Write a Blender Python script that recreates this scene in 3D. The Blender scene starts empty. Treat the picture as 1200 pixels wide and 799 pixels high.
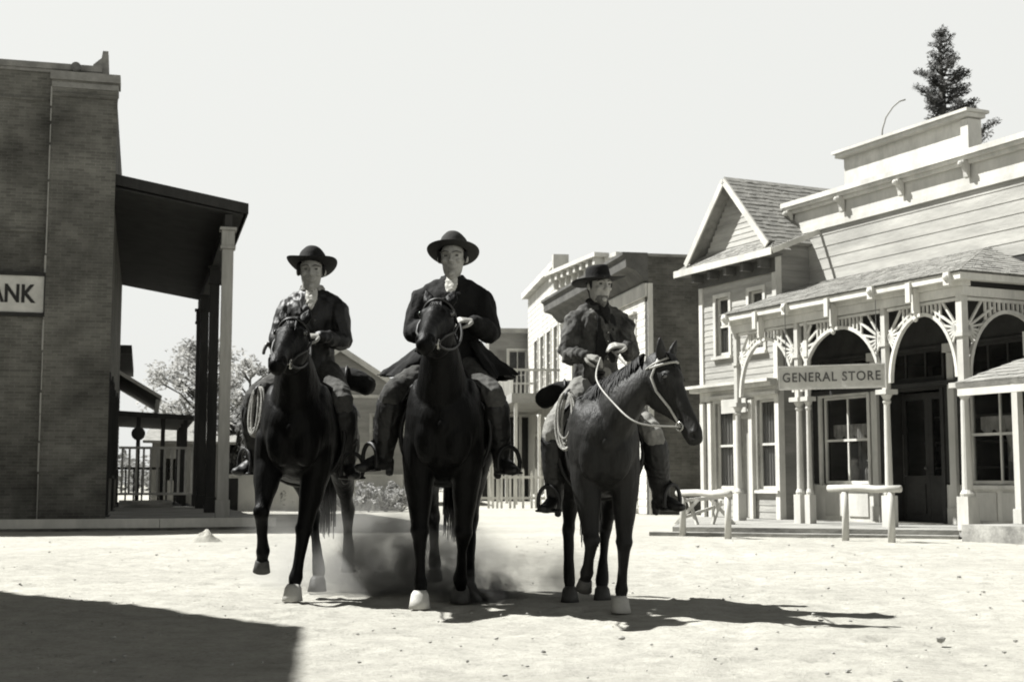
import bpy, bmesh, math, random
import numpy as np
from mathutils import Vector, Matrix, noise
random.seed(7)
scene = bpy.context.scene
col = scene.collection
PI = math.pi
V = Vector

# ------------------------------------------------------------ camera maths
TL = math.atan(165.5/1600); cT, sT = math.cos(TL), math.sin(TL); CH = .83
def P(px, py, d):
    a = (px-600)/1600; b = (399.5-py)/1600; k = d/(cT-b*sT)
    return V((a*k, d, CH+k*(sT+b*cT)))
def G(px, py, z=0.0):
    a = (px-600)/1600; b = (399.5-py)/1600; k = (z-CH)/(sT+b*cT)
    return V((a*k, k*(cT-b*sT), z))

# ------------------------------------------------------------ materials
TINT = (1.0, .992, .955)
def g(v): return (v*TINT[0], v*TINT[1], v*TINT[2], 1)
def newmat(name):
    m = bpy.data.materials.new(name); m.use_nodes = True
    nt = m.node_tree; b = nt.nodes['Principled BSDF']
    return m, nt, b
def mix_noise(nt, coord, scale, lo, hi, detail=5, rough=.6, p0=.35, p1=.65):
    n = nt.nodes.new('ShaderNodeTexNoise'); n.inputs['Scale'].default_value = scale
    n.inputs['Detail'].default_value = detail; n.inputs['Roughness'].default_value = rough
    nt.links.new(coord, n.inputs['Vector'])
    r = nt.nodes.new('ShaderNodeValToRGB')
    r.color_ramp.elements[0].position = p0; r.color_ramp.elements[0].color = lo
    r.color_ramp.elements[1].position = p1; r.color_ramp.elements[1].color = hi
    nt.links.new(n.outputs['Fac'], r.inputs['Fac'])
    return n, r
def mat(name, v, var=.25, scale=3, rough=.8, bump=.2, bscale=30, stretch=(1, 1, 1), spec=.3, dist=.01):
    m, nt, b = newmat(name)
    tc = nt.nodes.new('ShaderNodeTexCoord'); mp = nt.nodes.new('ShaderNodeMapping')
    mp.inputs['Scale'].default_value = stretch
    nt.links.new(tc.outputs['Object'], mp.inputs['Vector'])
    n, r = mix_noise(nt, mp.outputs[0], scale, g(v*(1-var)), g(min(.85, v*(1+var))))
    n2, r2 = mix_noise(nt, mp.outputs[0], scale*9, g(1-var*.5), g(1), detail=3)
    mx = nt.nodes.new('ShaderNodeMix'); mx.data_type = 'RGBA'; mx.blend_type = 'MULTIPLY'; mx.inputs[0].default_value = 1
    nt.links.new(r.outputs[0], mx.inputs[6]); nt.links.new(r2.outputs[0], mx.inputs[7])
    nt.links.new(mx.outputs[2], b.inputs['Base Color'])
    b.inputs['Roughness'].default_value = rough
    b.inputs['Specular IOR Level'].default_value = spec
    if bump:
        n3 = nt.nodes.new('ShaderNodeTexNoise'); n3.inputs['Scale'].default_value = bscale; n3.inputs['Detail'].default_value = 4
        nt.links.new(mp.outputs[0], n3.inputs['Vector'])
        bp = nt.nodes.new('ShaderNodeBump'); bp.inputs['Strength'].default_value = bump; bp.inputs['Distance'].default_value = dist
        nt.links.new(n3.outputs['Fac'], bp.inputs['Height']); nt.links.new(bp.outputs[0], b.inputs['Normal'])
    return m
def brick_mat(name, v, mortar, bw=.21, bh=.068, axis='x', stain=.35):
    m, nt, b = newmat(name)
    tc = nt.nodes.new('ShaderNodeTexCoord'); sp = nt.nodes.new('ShaderNodeSeparateXYZ'); cb = nt.nodes.new('ShaderNodeCombineXYZ')
    nt.links.new(tc.outputs['Object'], sp.inputs[0])
    ad = nt.nodes.new('ShaderNodeMath'); ad.operation = 'ADD'
    nt.links.new(sp.outputs['X'], ad.inputs[0]); nt.links.new(sp.outputs['Y'], ad.inputs[1])
    nt.links.new(ad.outputs[0], cb.inputs['X']); nt.links.new(sp.outputs['Z'], cb.inputs['Y'])
    br = nt.nodes.new('ShaderNodeTexBrick'); br.inputs['Scale'].default_value = 1
    br.inputs['Brick Width'].default_value = bw; br.inputs['Row Height'].default_value = bh
    br.inputs['Mortar Size'].default_value = .006; br.inputs['Mortar Smooth'].default_value = .3
    br.inputs['Color1'].default_value = g(v*.80); br.inputs['Color2'].default_value = g(v*1.15); br.inputs['Mortar'].default_value = g(mortar)
    nt.links.new(cb.outputs[0], br.inputs['Vector'])
    n, r = mix_noise(nt, tc.outputs['Object'], .55, g(1-stain*1.6), g(1.0), detail=7, rough=.65, p0=.33, p1=.6)
    mp = nt.nodes.new('ShaderNodeMapping'); mp.inputs['Scale'].default_value = (1.2, 1.2, 1.8)
    nt.links.new(tc.outputs['Object'], mp.inputs[0])
    n2, r2 = mix_noise(nt, mp.outputs[0], 1.3, g(.72), g(1.08), detail=6)
    m1 = nt.nodes.new('ShaderNodeMix'); m1.data_type = 'RGBA'; m1.blend_type = 'MULTIPLY'; m1.inputs[0].default_value = 1
    m2 = nt.nodes.new('ShaderNodeMix'); m2.data_type = 'RGBA'; m2.blend_type = 'MULTIPLY'; m2.inputs[0].default_value = 1
    nt.links.new(br.outputs['Color'], m1.inputs[6]); nt.links.new(r.outputs[0], m1.inputs[7])
    nt.links.new(m1.outputs[2], m2.inputs[6]); nt.links.new(r2.outputs[0], m2.inputs[7])
    nt.links.new(m2.outputs[2], b.inputs['Base Color']); b.inputs['Roughness'].default_value = .92
    b.inputs['Specular IOR Level'].default_value = .15
    bp = nt.nodes.new('ShaderNodeBump'); bp.inputs['Strength'].default_value = .7; bp.inputs['Distance'].default_value = .012; bp.invert = True
    nt.links.new(br.outputs['Fac'], bp.inputs['Height']); nt.links.new(bp.outputs[0], b.inputs['Normal'])
    return m
M = {}
M['white'] = mat('white_paint', .52, .18, 2.2, .7, .4, 40, (1, 1, .4))
M['siding'] = mat('weathered_pale_siding', .34, .24, 1.5, .8, .5, 30, (.35, .35, 2.2))
M['offwhite'] = mat('weathered_white_paint', .46, .16, 1.6, .75, .4, 40, (1, 1, .35))
M['trimgrey'] = mat('grey_trim_paint', .30, .18, 2, .75, .3, 40)
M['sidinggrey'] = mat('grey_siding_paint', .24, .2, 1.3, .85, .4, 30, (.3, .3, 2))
M['oldwood'] = mat('weathered_wood', .22, .35, 2, .9, .6, 18, (1, 1, .12))
M['plank'] = mat('boardwalk_planks', .26, .4, 3, .9, .6, 25, (.4, 1, 1))
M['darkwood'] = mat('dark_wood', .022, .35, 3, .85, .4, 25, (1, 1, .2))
M['postgrey'] = mat('bank_post_paint', .26, .25, 2, .85, .5, 25, (1, 1, .15))
M['shingle'] = mat('wood_shingles', .23, .22, 5, .95, .6, 40)
M['dark'] = mat('dark_interior', .03, .3, 1, .9, 0)
M['ink'] = mat('black_lettering', .02, .1, 5, .8, 0)
M['inkgrey'] = mat('faded_lettering', .075, .3, 5, .8, 0)
M['signwhite'] = mat('sign_board_paint', .44, .12, 4, .7, .2, 30)
M['cloth'] = mat('white_display_cloth', .6, .2, 6, .9, .3, 30)
M['shadepaint'] = mat('porch_shade_paint', .03, .3, 2, .7, .3, 30)  # porch shade put into the colour of what stands under the porch roof
M['shadetrim'] = mat('shade_dark_trim', .085, .25, 2, .8, .3, 30)  # shade under eaves and overhangs put into the trim colour
M['iron'] = mat('dull_iron', .08, .3, 10, .5, .2, 60, spec=.6)
M['brick'] = brick_mat('sooty_brick', .14, .19, .19, .058, stain=.42)
M['brick2'] = brick_mat('dark_side_brick', .105, .13, .22, .075)
M['stonecap'] = mat('stone_coping', .20, .25, 3, .9, .4, 30)
M['bark'] = mat('bark', .08, .4, 6, .95, .8, 20, (1, 1, .2), dist=.03)
def leafmat(name, v, tr=.35):
    m, nt, b = newmat(name)
    tc = nt.nodes.new('ShaderNodeTexCoord')
    n, r = mix_noise(nt, tc.outputs['Object'], 1.7, g(v*.5), g(v*1.5), detail=3)
    nt.links.new(r.outputs[0], b.inputs['Base Color']); b.inputs['Roughness'].default_value = .7
    t = nt.nodes.new('ShaderNodeBsdfTranslucent'); nt.links.new(r.outputs[0], t.inputs[0])
    ms = nt.nodes.new('ShaderNodeMixShader'); ms.inputs[0].default_value = tr
    out = nt.nodes['Material Output']
    nt.links.new(b.outputs[0], ms.inputs[1]); nt.links.new(t.outputs[0], ms.inputs[2]); nt.links.new(ms.outputs[0], out.inputs[0])
    return m
M['leaf'] = leafmat('tree_leaves', .16, .45)
M['hazeleaf'] = leafmat('haze_pale_leaves', .30, .5)  # haze over the left trees put into a paler leaf colour
M['pineleaf'] = leafmat('pine_needles', .075, .2)
M['shrubleaf'] = leafmat('shrub_leaves', .30)
def glassmat(name, alpha=.28, base=.02):
    m, nt, b = newmat(name)
    b.inputs['Base Color'].default_value = g(base); b.inputs['Roughness'].default_value = .08
    tr = nt.nodes.new('ShaderNodeBsdfTransparent'); ms = nt.nodes.new('ShaderNodeMixShader'); ms.inputs[0].default_value = alpha
    out = nt.nodes['Material Output']
    nt.links.new(tr.outputs[0], ms.inputs[1]); nt.links.new(b.outputs[0], ms.inputs[2]); nt.links.new(ms.outputs[0], out.inputs[0])
    return m
M['glass'] = glassmat('shop_glass')
M['paneg'] = glassmat('window_glass', .4, .03)
M['curtain'] = mat('window_curtain', .55, .15, 3, .9, .2, 20, (6, 6, .4))

# ------------------------------------------------------------ mesh builder
class MB:
    def __init__(s): s.v = []; s.f = []
    def add(s, vs, fs):
        o = len(s.v); s.v += [tuple(q) for q in vs]; s.f += [tuple(i+o for i in f) for f in fs]; return s
    def box(s, x0, x1, y0, y1, z0, z1):
        if x0 > x1: x0, x1 = x1, x0
        if y0 > y1: y0, y1 = y1, y0
        if z0 > z1: z0, z1 = z1, z0
        return s.add([(x0, y0, z0), (x1, y0, z0), (x1, y1, z0), (x0, y1, z0), (x0, y0, z1), (x1, y0, z1), (x1, y1, z1), (x0, y1, z1)],
              [(0, 3, 2, 1), (4, 5, 6, 7), (0, 1, 5, 4), (1, 2, 6, 5), (2, 3, 7, 6), (3, 0, 4, 7)])
    def beam(s, a, b, w, h, up=(0, 0, 1)):
        a, b = V(a), V(b); t = (b-a).normalized(); u = V(up)
        sd = t.cross(u)
        if sd.length < 1e-4: sd = t.cross(V((1, 0, 0)))
        sd.normalize(); n = sd.cross(t)
        vs = [c+sd*w/2*i+n*h/2*j for c in (a, b) for i, j in ((-1, -1), (1, -1), (1, 1), (-1, 1))]
        return s.add(vs, [(0, 1, 2, 3), (7, 6, 5, 4), (0, 4, 5, 1), (1, 5, 6, 2), (2, 6, 7, 3), (3, 7, 4, 0)])
    def prism(s, pts, off):
        n = len(pts); off = V(off); a = [V(p) for p in pts]
        return s.add(a+[p+off for p in a], [tuple(range(n))[::-1], tuple(range(n, 2*n))]+[(i, (i+1) % n, (i+1) % n+n, i+n) for i in range(n)])
    def lathe(s, prof, c=(0, 0, 0), seg=16, axis='z', caps=True):
        vs = []; c = V(c)
        for r, z in prof:
            for k in range(seg):
                a = 2*PI*k/seg
                p = (r*math.cos(a), r*math.sin(a), z)
                if axis == 'y': p = (p[0], p[2], p[1])
                if axis == 'x': p = (p[2], p[0], p[1])
                vs.append(c+V(p))
        n = len(prof)
        fs = [(i*seg+k, i*seg+(k+1) % seg, (i+1)*seg+(k+1) % seg, (i+1)*seg+k) for i in range(n-1) for k in range(seg)]
        if caps: fs += [tuple(range(seg))[::-1], tuple((n-1)*seg+k for k in range(seg))]
        return s.add(vs, fs)
    def tube(s, pts, r, seg=8, caps=True, closed=False):
        pts = [V(p) for p in pts]; n = len(pts); rs = r if isinstance(r, (list, tuple)) else [r]*n
        vs = []; prev = None
        for i, p in enumerate(pts):
            if closed: t = pts[(i+1) % n]-pts[i-1]
            else: t = pts[min(i+1, n-1)]-pts[max(i-1, 0)]
            t.normalize()
            if prev is None:
                sd = t.cross(V((0, 0, 1)))
                if sd.length < .05: sd = t.cross(V((1, 0, 0)))
            else: sd = prev-t*prev.dot(t)
            sd.normalize(); prev = sd; nn = t.cross(sd)
            for k in range(seg):
                a = 2*PI*k/seg; vs.append(p+(sd*math.cos(a)+nn*math.sin(a))*rs[i])
        m = n if closed else n-1
        fs = [(i*seg+k, i*seg+(k+1) % seg, ((i+1) % n)*seg+(k+1) % seg, ((i+1) % n)*seg+k) for i in range(m) for k in range(seg)]
        if caps and not closed: fs += [tuple(range(seg))[::-1], tuple((n-1)*seg+k for k in range(seg))]
        return s.add(vs, fs)
    def loft(s, keys, side=(0, 1, 0), seg=20, sub=4, power=1.0):
        """keys: (center, half_width_along_side, half_height) ; closed smooth shell"""
        K = [(V(k[0]), k[1], k[2], V(k[3]) if len(k) > 3 else V(side)) for k in keys]; n = len(K)
        def cr(a, b, c, d, t): return .5*((2*b)+(c-a)*t+(2*a-5*b+4*c-d)*t*t+(3*b-a-3*c+d)*t**3)
        R = []
        for i in range(n-1):
            k0, k1, k2, k3 = K[max(i-1, 0)], K[i], K[i+1], K[min(i+2, n-1)]
            for j in range(sub):
                t = j/sub; R.append([cr(k0[q], k1[q], k2[q], k3[q], t) for q in range(4)])
        R.append(list(K[-1]))
        C = [r[0] for r in R]; m = len(R); rings = []
        for i in range(m):
            T = (C[min(i+1, m-1)]-C[max(i-1, 0)]).normalized()
            S = R[i][3]-T*R[i][3].dot(T)
            if S.length < 1e-3: S = T.orthogonal()
            S.normalize(); N = T.cross(S)
            rings.append((C[i], S, N, max(R[i][1], .002), max(R[i][2], .002), T))
        def cap(r, sgn):
            out = []; c, S, N, w, h, T = r; L = min(w, h)*.8
            for a in (25, 50, 75):
                q = math.radians(a); out.append((c+T*sgn*L*math.sin(q), S, N, w*math.cos(q), h*math.cos(q), T))
            return out
        rings = cap(rings[0], -1)[::-1]+rings+cap(rings[-1], 1)
        vs = []
        for c, S, N, w, h, T in rings:
            for k in range(seg):
                a = 2*PI*k/seg; ca, sa = math.cos(a), math.sin(a)
                if power != 1: ca = math.copysign(abs(ca)**power, ca); sa = math.copysign(abs(sa)**power, sa)
                vs.append(c+S*w*ca+N*h*sa)
        m = len(rings)
        fs = [(i*seg+k, i*seg+(k+1) % seg, (i+1)*seg+(k+1) % seg, (i+1)*seg+k) for i in range(m-1) for k in range(seg)]
        fs += [tuple(range(seg))[::-1], tuple((m-1)*seg+k for k in range(seg))]
        return s.add(vs, fs)
    def ball(s, c, r, seg=12):
        r = r if isinstance(r, (tuple, list)) else (r, r, r); c = V(c); vs = []; n = seg//2
        for i in range(1, n):
            th = PI*i/n
            for k in range(seg):
                a = 2*PI*k/seg; vs.append(c+V((r[0]*math.sin(th)*math.cos(a), r[1]*math.sin(th)*math.sin(a), -r[2]*math.cos(th))))
        b = len(vs); vs += [c-V((0, 0, r[2])), c+V((0, 0, r[2]))]
        fs = [(i*seg+k, i*seg+(k+1) % seg, (i+1)*seg+(k+1) % seg, (i+1)*seg+k) for i in range(n-2) for k in range(seg)]
        fs += [(b, (k+1) % seg, k) for k in range(seg)]+[(b+1, (n-2)*seg+k, (n-2)*seg+(k+1) % seg) for k in range(seg)]
        return s.add(vs, fs)
    def mesh(s, name='m', smooth=False):
        me = bpy.data.meshes.new(name); me.from_pydata(s.v, [], s.f); me.update()
        if smooth: me.polygons.foreach_set('use_smooth', [True]*len(me.polygons))
        return me
    def build(s, name, m, parent=None, smooth=False, off=(0, 0, 0)):
        me = s.mesh(name, smooth)
        if m: me.materials.append(M[m] if isinstance(m, str) else m)
        bm = bmesh.new(); bm.from_mesh(me); bmesh.ops.recalc_face_normals(bm, faces=bm.faces); bm.to_mesh(me); bm.free()
        return link(name, me, parent, off)
def link(name, me, parent=None, off=(0, 0, 0)):
    o = bpy.data.objects.new(name, me); col.objects.link(o); o.location = off
    if parent: o.parent = parent
    return o
def tag(o, label=None, cat=None, group=None, kind=None):
    if label: o['label'] = label
    if cat: o['category'] = cat
    if group: o['group'] = group
    if kind: o['kind'] = kind
    return o
def thing(name, label, cat, loc, rotz=0, group=None, scale=1):
    o = bpy.data.objects.new(name, None); col.objects.link(o)
    o.location = loc; o.rotation_euler = (0, 0, rotz); o.scale = (scale,)*3; o.empty_display_size = .2
    return tag(o, label, cat, group)
def copy_tree(o, parent=None):
    c = o.copy(); col.objects.link(c); c.parent = parent
    for ch in list(o.children): copy_tree(ch, c)
    return c
class Frame:
    """local frame of a building: x,y horizontal, origin on the ground"""
    def __init__(s, o, ang): s.o = V((o[0], o[1])); s.a = math.radians(ang); s.ex = V((math.cos(s.a), math.sin(s.a))); s.ey = V((-s.ex.y, s.ex.x))
    def hit(s, px, py, axis, val):
        a = (px-600)/1600; b = (399.5-py)/1600; d = V((a, cT-b*sT)); dz = sT+b*cT
        n, m = (s.ex, s.ey) if axis == 'x' else (s.ey, s.ex)
        k = (val+n.dot(s.o))/n.dot(d); p = d*k-s.o
        return m.dot(p), CH+k*dz
    def w(s, x, y, z=0):
        p = s.o+s.ex*x+s.ey*y; return V((p.x, p.y, z))
    def loc(s, p):
        q = V((p[0], p[1]))-s.o; return V((s.ex.dot(q), s.ey.dot(q), p[2] if len(p) > 2 else 0))

# walls are described along a local axis: A -> B are 2-D points, outside is to the RIGHT of A->B
class Wall:
    def __init__(s, A, B):
        s.A = V(A).to_3d(); s.B = V(B).to_3d(); s.L = (s.B-s.A).length; s.t = (s.B-s.A)/s.L; s.n = V((s.t.y, -s.t.x, 0))
    def p(s, u, out, z): q = s.A+s.t*u+s.n*out; return V((q.x, q.y, z))
    def box(s, mb, u0, u1, o0, o1, z0, z1):
        vs = [s.p(u, o, z) for z in (z0, z1) for u, o in ((u0, o0), (u1, o0), (u1, o1), (u0, o1))]
        return mb.add(vs, [(0, 3, 2, 1), (4, 5, 6, 7), (0, 1, 5, 4), (1, 2, 6, 5), (2, 3, 7, 6), (3, 0, 4, 7)])
def spans(u0, u1, z, ops):
    cuts = sorted((a, b) for a, b, c, d in ops if c < z < d)
    out = []; u = u0
    for a, b in cuts:
        if a > u: out.append((u, a))
        u = max(u, b)
    if u < u1: out.append((u, u1))
    return out
RELIEF = .013
def clap(mb, w, z0, z1, ops=(), course=.15, th=.22, lim=None):
    """clapboard siding with openings; lim(z)->(u0,u1) shapes gables"""
    n = max(1, round((z1-z0)/course)); c = (z1-z0)/n
    for i in range(n):
        a = z0+i*c; b = a+c
        # split courses exactly where an opening begins or ends
        zs = sorted({a, b} | {q for o in ops for q in (o[2], o[3]) if a+.004 < q < b-.004})
        for za, zb in zip(zs, zs[1:]):
            u0, u1 = lim((za+zb)/2) if lim else (0, w.L)
            if u1-u0 < .02: continue
            for s0, s1 in spans(u0, u1, (za+zb)/2, ops):
                oa = RELIEF*(1-(za-a)/c); ob = RELIEF*(1-(zb-a)/c)+.003
                vs = [w.p(s0, -th, za), w.p(s1, -th, za), w.p(s1, -th, zb), w.p(s0, -th, zb), w.p(s0, oa, za), w.p(s1, oa, za), w.p(s1, ob, zb), w.p(s0, ob, zb)]
                mb.add(vs, [(0, 3, 2, 1), (4, 5, 6, 7), (0, 1, 5, 4), (1, 2, 6, 5), (2, 3, 7, 6), (3, 0, 4, 7)])
    return mb
def flatwall(mb, w, z0, z1, ops=(), th=.25, lim=None):
    zs = sorted({z0, z1} | {q for o in ops for q in (o[2], o[3]) if z0 < q < z1})
    for a, b in zip(zs, zs[1:]):
        for s0, s1 in spans(0, w.L, (a+b)/2, ops): w.box(mb, s0, s1, -th, 0, a, b)
    return mb
def window(w, u0, u1, z0, z1, parent, cols=1, rows=2, glass='paneg', trim='white', tw=.09, sill=True, curtain=0, casing=.035, hood=False):
    mb = MB()
    w.box(mb, u0-tw, u0, -.02, casing, z0-.02, z1+tw); w.box(mb, u1, u1+tw, -.02, casing, z0-.02, z1+tw)
    w.box(mb, u0, u1, -.02, casing+.005, z1, z1+tw)
    s = .045
    w.box(mb, u0, u0+s, -.11, -.05, z0, z1); w.box(mb, u1-s, u1, -.11, -.05, z0, z1)
    w.box(mb, u0+s, u1-s, -.108, -.052, z0, z0+s*1.3); w.box(mb, u0+s, u1-s, -.108, -.052, z1-s, z1)
    for k in range(1, cols): u = u0+(u1-u0)*k/cols; w.box(mb, u-.018, u+.018, -.1, -.06, z0+s, z1-s)
    for k in range(1, rows): z = z0+(z1-z0)*k/rows; w.box(mb, u0+s, u1-s, -.104, -.048, z-.022, z+.022)
    f = mb.build('window', trim, parent)
    mp = MB(); w.box(mp, u0+.01, u1-.01, -.086, -.078, z0+.01, z1-.01); mp.build('pane', glass, f)
    if curtain:
        mc = MB(); n = 14
        for i in range(n):
            a = u0+(u1-u0)*i/n; b = u0+(u1-u0)*(i+1)/n
            w.box(mc, a, b, -.15-.02*(i % 2), -.135-.02*(i % 2), z1-(z1-z0)*curtain, z1)
        mc.build('curtain', 'curtain', f)
    if sill:
        ms = MB(); w.box(ms, u0-tw-.03, u1+tw+.03, -.02, .08, z0-.08, z0-.021); ms.build('sill', trim, f)
    if hood:
        mh = MB(); w.box(mh, u0-tw-.05, u1+tw+.05, 0, .12, z1+tw+.002, z1+tw+.07); mh.build('hood', trim, f)
    return f
def gable_roof_slab(mb, pts, th=.06):
    """slab from 4 points (top surface), thickness downwards along normal"""
    a = [V(p) for p in pts]; n = (a[1]-a[0]).cross(a[3]-a[0]).normalized()
    if n.z < 0: n = -n
    k = len(a)
    mb.add([p for p in a]+[p-n*th for p in a], [tuple(range(k)), tuple(range(k, 2*k))[::-1]]+[(i, (i+1) % k+0, (i+1) % k+k, i+k) for i in range(k)])
    return mb
def shingles(mb, e0, e1, r0, r1, rows=12, seed=1):
    """shingle courses on the slope from eave e0-e1 up to ridge r0-r1"""
    rnd = random.Random(seed); e0, e1, r0, r1 = map(V, (e0, e1, r0, r1)); n = (e1-e0).cross(r0-e0)
    if n.length < 1e-6: n = (e1-e0).cross(r1-e0)
    n.normalize()
    if n.z < 0: n = -n
    for i in range(rows):
        a0 = e0.lerp(r0, i/rows); a1 = e1.lerp(r1, i/rows); b0 = e0.lerp(r0, min(1, (i+1.15)/rows)); b1 = e1.lerp(r1, min(1, (i+1.15)/rows))
        L = (a1-a0).length; m = max(1, int(L/.16)); u = 0; cuts = [0]
        while u < 1: u += rnd.uniform(.6, 1.4)/m; cuts.append(min(1, u))
        for c, d in zip(cuts, cuts[1:]):
            h = .014+rnd.uniform(0, .010); j = rnd.uniform(-.02, .02)*(1 if 0 < i else 0); g_ = .004/max(L, .1)
            lo0 = a0.lerp(a1, c+g_)+(r0-e0).normalized()*j; lo1 = a0.lerp(a1, max(c+g_, d-g_))+(r0-e0).normalized()*j
            up0 = b0.lerp(b1, c+g_); up1 = b0.lerp(b1, max(c+g_, d-g_))
            vs = [lo0+n*h, lo1+n*h, up1+n*.008, up0+n*.008, lo0, lo1, up1, up0]
            mb.add(vs, [(0, 1, 2, 3), (4, 7, 6, 5), (0, 4, 5, 1), (1, 5, 6, 2), (2, 6, 7, 3), (3, 7, 4, 0)])
    return mb
def letters(text, size, mat_name, name, parent, m4, extrude=.004, bold=.0, sx=1.0, spacing=1.0):
    c = bpy.data.curves.new(name, 'FONT'); c.body = text; c.size = size; c.extrude = extrude; c.offset = bold
    c.align_x = 'CENTER'; c.align_y = 'CENTER'; c.space_character = spacing
    o = bpy.data.objects.new(name+'_tmp', c); col.objects.link(o)
    dg = bpy.context.evaluated_depsgraph_get(); me = bpy.data.meshes.new_from_object(o.evaluated_get(dg))
    bpy.data.objects.remove(o); bpy.data.curves.remove(c)
    me.transform(m4 @ Matrix.Diagonal((sx, 1, 1, 1))); me.materials.clear(); me.materials.append(M[mat_name])
    return link(name, me, parent)
SKY_LO, SKY_HI, EXPO, GROUND, DUST, HAZE = 3.5, 4.1, 1.25, .36, True, 0
# ============================================================ world, sun, camera
W = bpy.data.worlds.new('World'); scene.world = W; W.use_nodes = True
nt = W.node_tree; bg = nt.nodes['Background']
SUN_DIR = V((-.95, .30, 1.30)).normalized()        # towards the sun
el = math.asin(SUN_DIR.z); az = math.atan2(SUN_DIR.x, SUN_DIR.y)
sky = nt.nodes.new('ShaderNodeTexSky'); sky.sky_type = 'NISHITA'; sky.sun_disc = False
sky.sun_elevation = el; sky.sun_rotation = az; sky.dust_density = 6; sky.air_density = 1.5; sky.ozone_density = 1
bw = nt.nodes.new('ShaderNodeRGBToBW'); nt.links.new(sky.outputs[0], bw.inputs[0])
cr = nt.nodes.new('ShaderNodeMapRange'); cr.inputs['From Min'].default_value = 0; cr.inputs['From Max'].default_value = 12
cr.inputs['To Min'].default_value = SKY_LO; cr.inputs['To Max'].default_value = SKY_HI
nt.links.new(bw.outputs[0], cr.inputs['Value'])
mx = nt.nodes.new('ShaderNodeMix'); mx.data_type = 'RGBA'; mx.blend_type = 'MULTIPLY'; mx.inputs[0].default_value = 1
nt.links.new(cr.outputs[0], mx.inputs[6]); mx.inputs[7].default_value = (.99, 1, .968, 1)
tc_ = nt.nodes.new('ShaderNodeTexCoord'); sp_ = nt.nodes.new('ShaderNodeSeparateXYZ'); nt.links.new(tc_.outputs['Generated'], sp_.inputs[0])
zr = nt.nodes.new('ShaderNodeMapRange'); zr.interpolation_type = 'SMOOTHSTEP'; zr.inputs['From Min'].default_value = .33; zr.inputs['From Max'].default_value = .75; zr.inputs['To Min'].default_value = 1; zr.inputs['To Max'].default_value = .06
nt.links.new(sp_.outputs['Z'], zr.inputs['Value'])
mz = nt.nodes.new('ShaderNodeMix'); mz.data_type = 'RGBA'; mz.blend_type = 'MULTIPLY'; mz.inputs[0].default_value = 1
nt.links.new(mx.outputs[2], mz.inputs[6]); nt.links.new(zr.outputs[0], mz.inputs[7])
nt.links.new(mz.outputs[2], bg.inputs[0]); bg.inputs[1].default_value = .1
sl = bpy.data.lights.new('sun', 'SUN'); sl.energy = 5.0; sl.angle = math.radians(.6); sl.color = (1, .995, .965)
so = bpy.data.objects.new('sun', sl); col.objects.link(so); so.location = (-20, 20, 30)
so.rotation_euler = (-SUN_DIR).to_track_quat('-Z', 'Y').to_euler()
cd = bpy.data.cameras.new('camera'); cam = bpy.data.objects.new('camera', cd); col.objects.link(cam)
cam.location = (0, 0, CH); cam.rotation_euler = (PI/2+TL, 0, 0); cd.lens = 48; cd.sensor_width = 36; cd.clip_end = 3000
cd.dof.use_dof = True; cd.dof.focus_distance = 9.8; cd.dof.aperture_fstop = 5.6
scene.camera = cam
scene.render.engine = 'CYCLES'
scene.cycles.filter_width = 1.9
scene.view_settings.view_transform = 'Standard'; scene.view_settings.look = 'None'
scene.view_settings.exposure = EXPO; scene.view_settings.gamma = 1
scene.cycles.volume_step_rate = 1; scene.cycles.volume_bounces = 1

# ============================================================ ground
def graded(vals):
    out = []
    for a, b, s in vals: out += list(np.arange(a, b, s))
    return np.array(out+[vals[-1][1]])
gx = graded([(-600, -100, 60), (-100, -30, 8), (-30, -9, .8), (-9, 9, .05), (9, 30, .8), (30, 100, 8), (100, 600, 60)])
gy = graded([(-60, 0, 8), (0, 5, .5), (5, 11, .035), (11, 16, .07), (16, 24, .16), (24, 40, .8), (40, 100, 6), (100, 900, 80)])
X, Y = np.meshgrid(gx, gy)
Z = np.zeros_like(X)
m_ = (np.abs(X) < 12) & (Y > 3) & (Y < 26)
idx = np.argwhere(m_)
hoofs = [(random.uniform(-5, 6), random.uniform(6.5, 18), random.uniform(.07, .16), random.uniform(.010, .026)) for _ in range(420)]
for i, j in idx:
    x, y = X[i, j], Y[i, j]
    fade = min(1, (12-abs(x))/3, (y-3)/2, (26-y)/6)
    q = V((x, y, 0))
    z = .026*noise.noise(q*.55)+.012*noise.noise(q*2.1)+.008*noise.noise(q*6.3)+.006*abs(noise.noise(q*14.0))-.010*math.exp(-((x-1.9-.12*y+.25*math.sin(y*.3))/.10)**2)-.010*math.exp(-((x-.5-.12*y+.25*math.sin(y*.3))/.10)**2)
    Z[i, j] = z*fade
for hx, hy, r, dp in hoofs:
    j0, j1 = np.searchsorted(gx, [hx-2*r, hx+2*r]); i0, i1 = np.searchsorted(gy, [hy-2*r, hy+2*r])
    xx = X[i0:i1, j0:j1]; yy = Y[i0:i1, j0:j1]; d2 = ((xx-hx)**2+(yy-hy)**2)/r**2
    Z[i0:i1, j0:j1] += -dp*np.exp(-d2*1.8)+dp*.55*np.exp(-((np.sqrt(d2)-1.15)**2)*9)
Z -= .012
ny, nx = X.shape
me = bpy.data.meshes.new('dirt_ground')
vs = np.stack([X, Y, Z], -1).reshape(-1, 3)
ii, jj = np.meshgrid(np.arange(ny-1), np.arange(nx-1), indexing='ij'); a = (ii*nx+jj).ravel()
F = np.stack([a, a+1, a+nx+1, a+nx], -1)
me.vertices.add(len(vs)); me.vertices.foreach_set('co', vs.ravel().astype(np.float32))
me.loops.add(F.size); me.loops.foreach_set('vertex_index', F.ravel().astype(np.int32))
me.polygons.add(len(F)); me.polygons.foreach_set('loop_start', (np.arange(len(F))*4).astype(np.int32)); me.polygons.foreach_set('loop_total', np.full(len(F), 4, np.int32))
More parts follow.
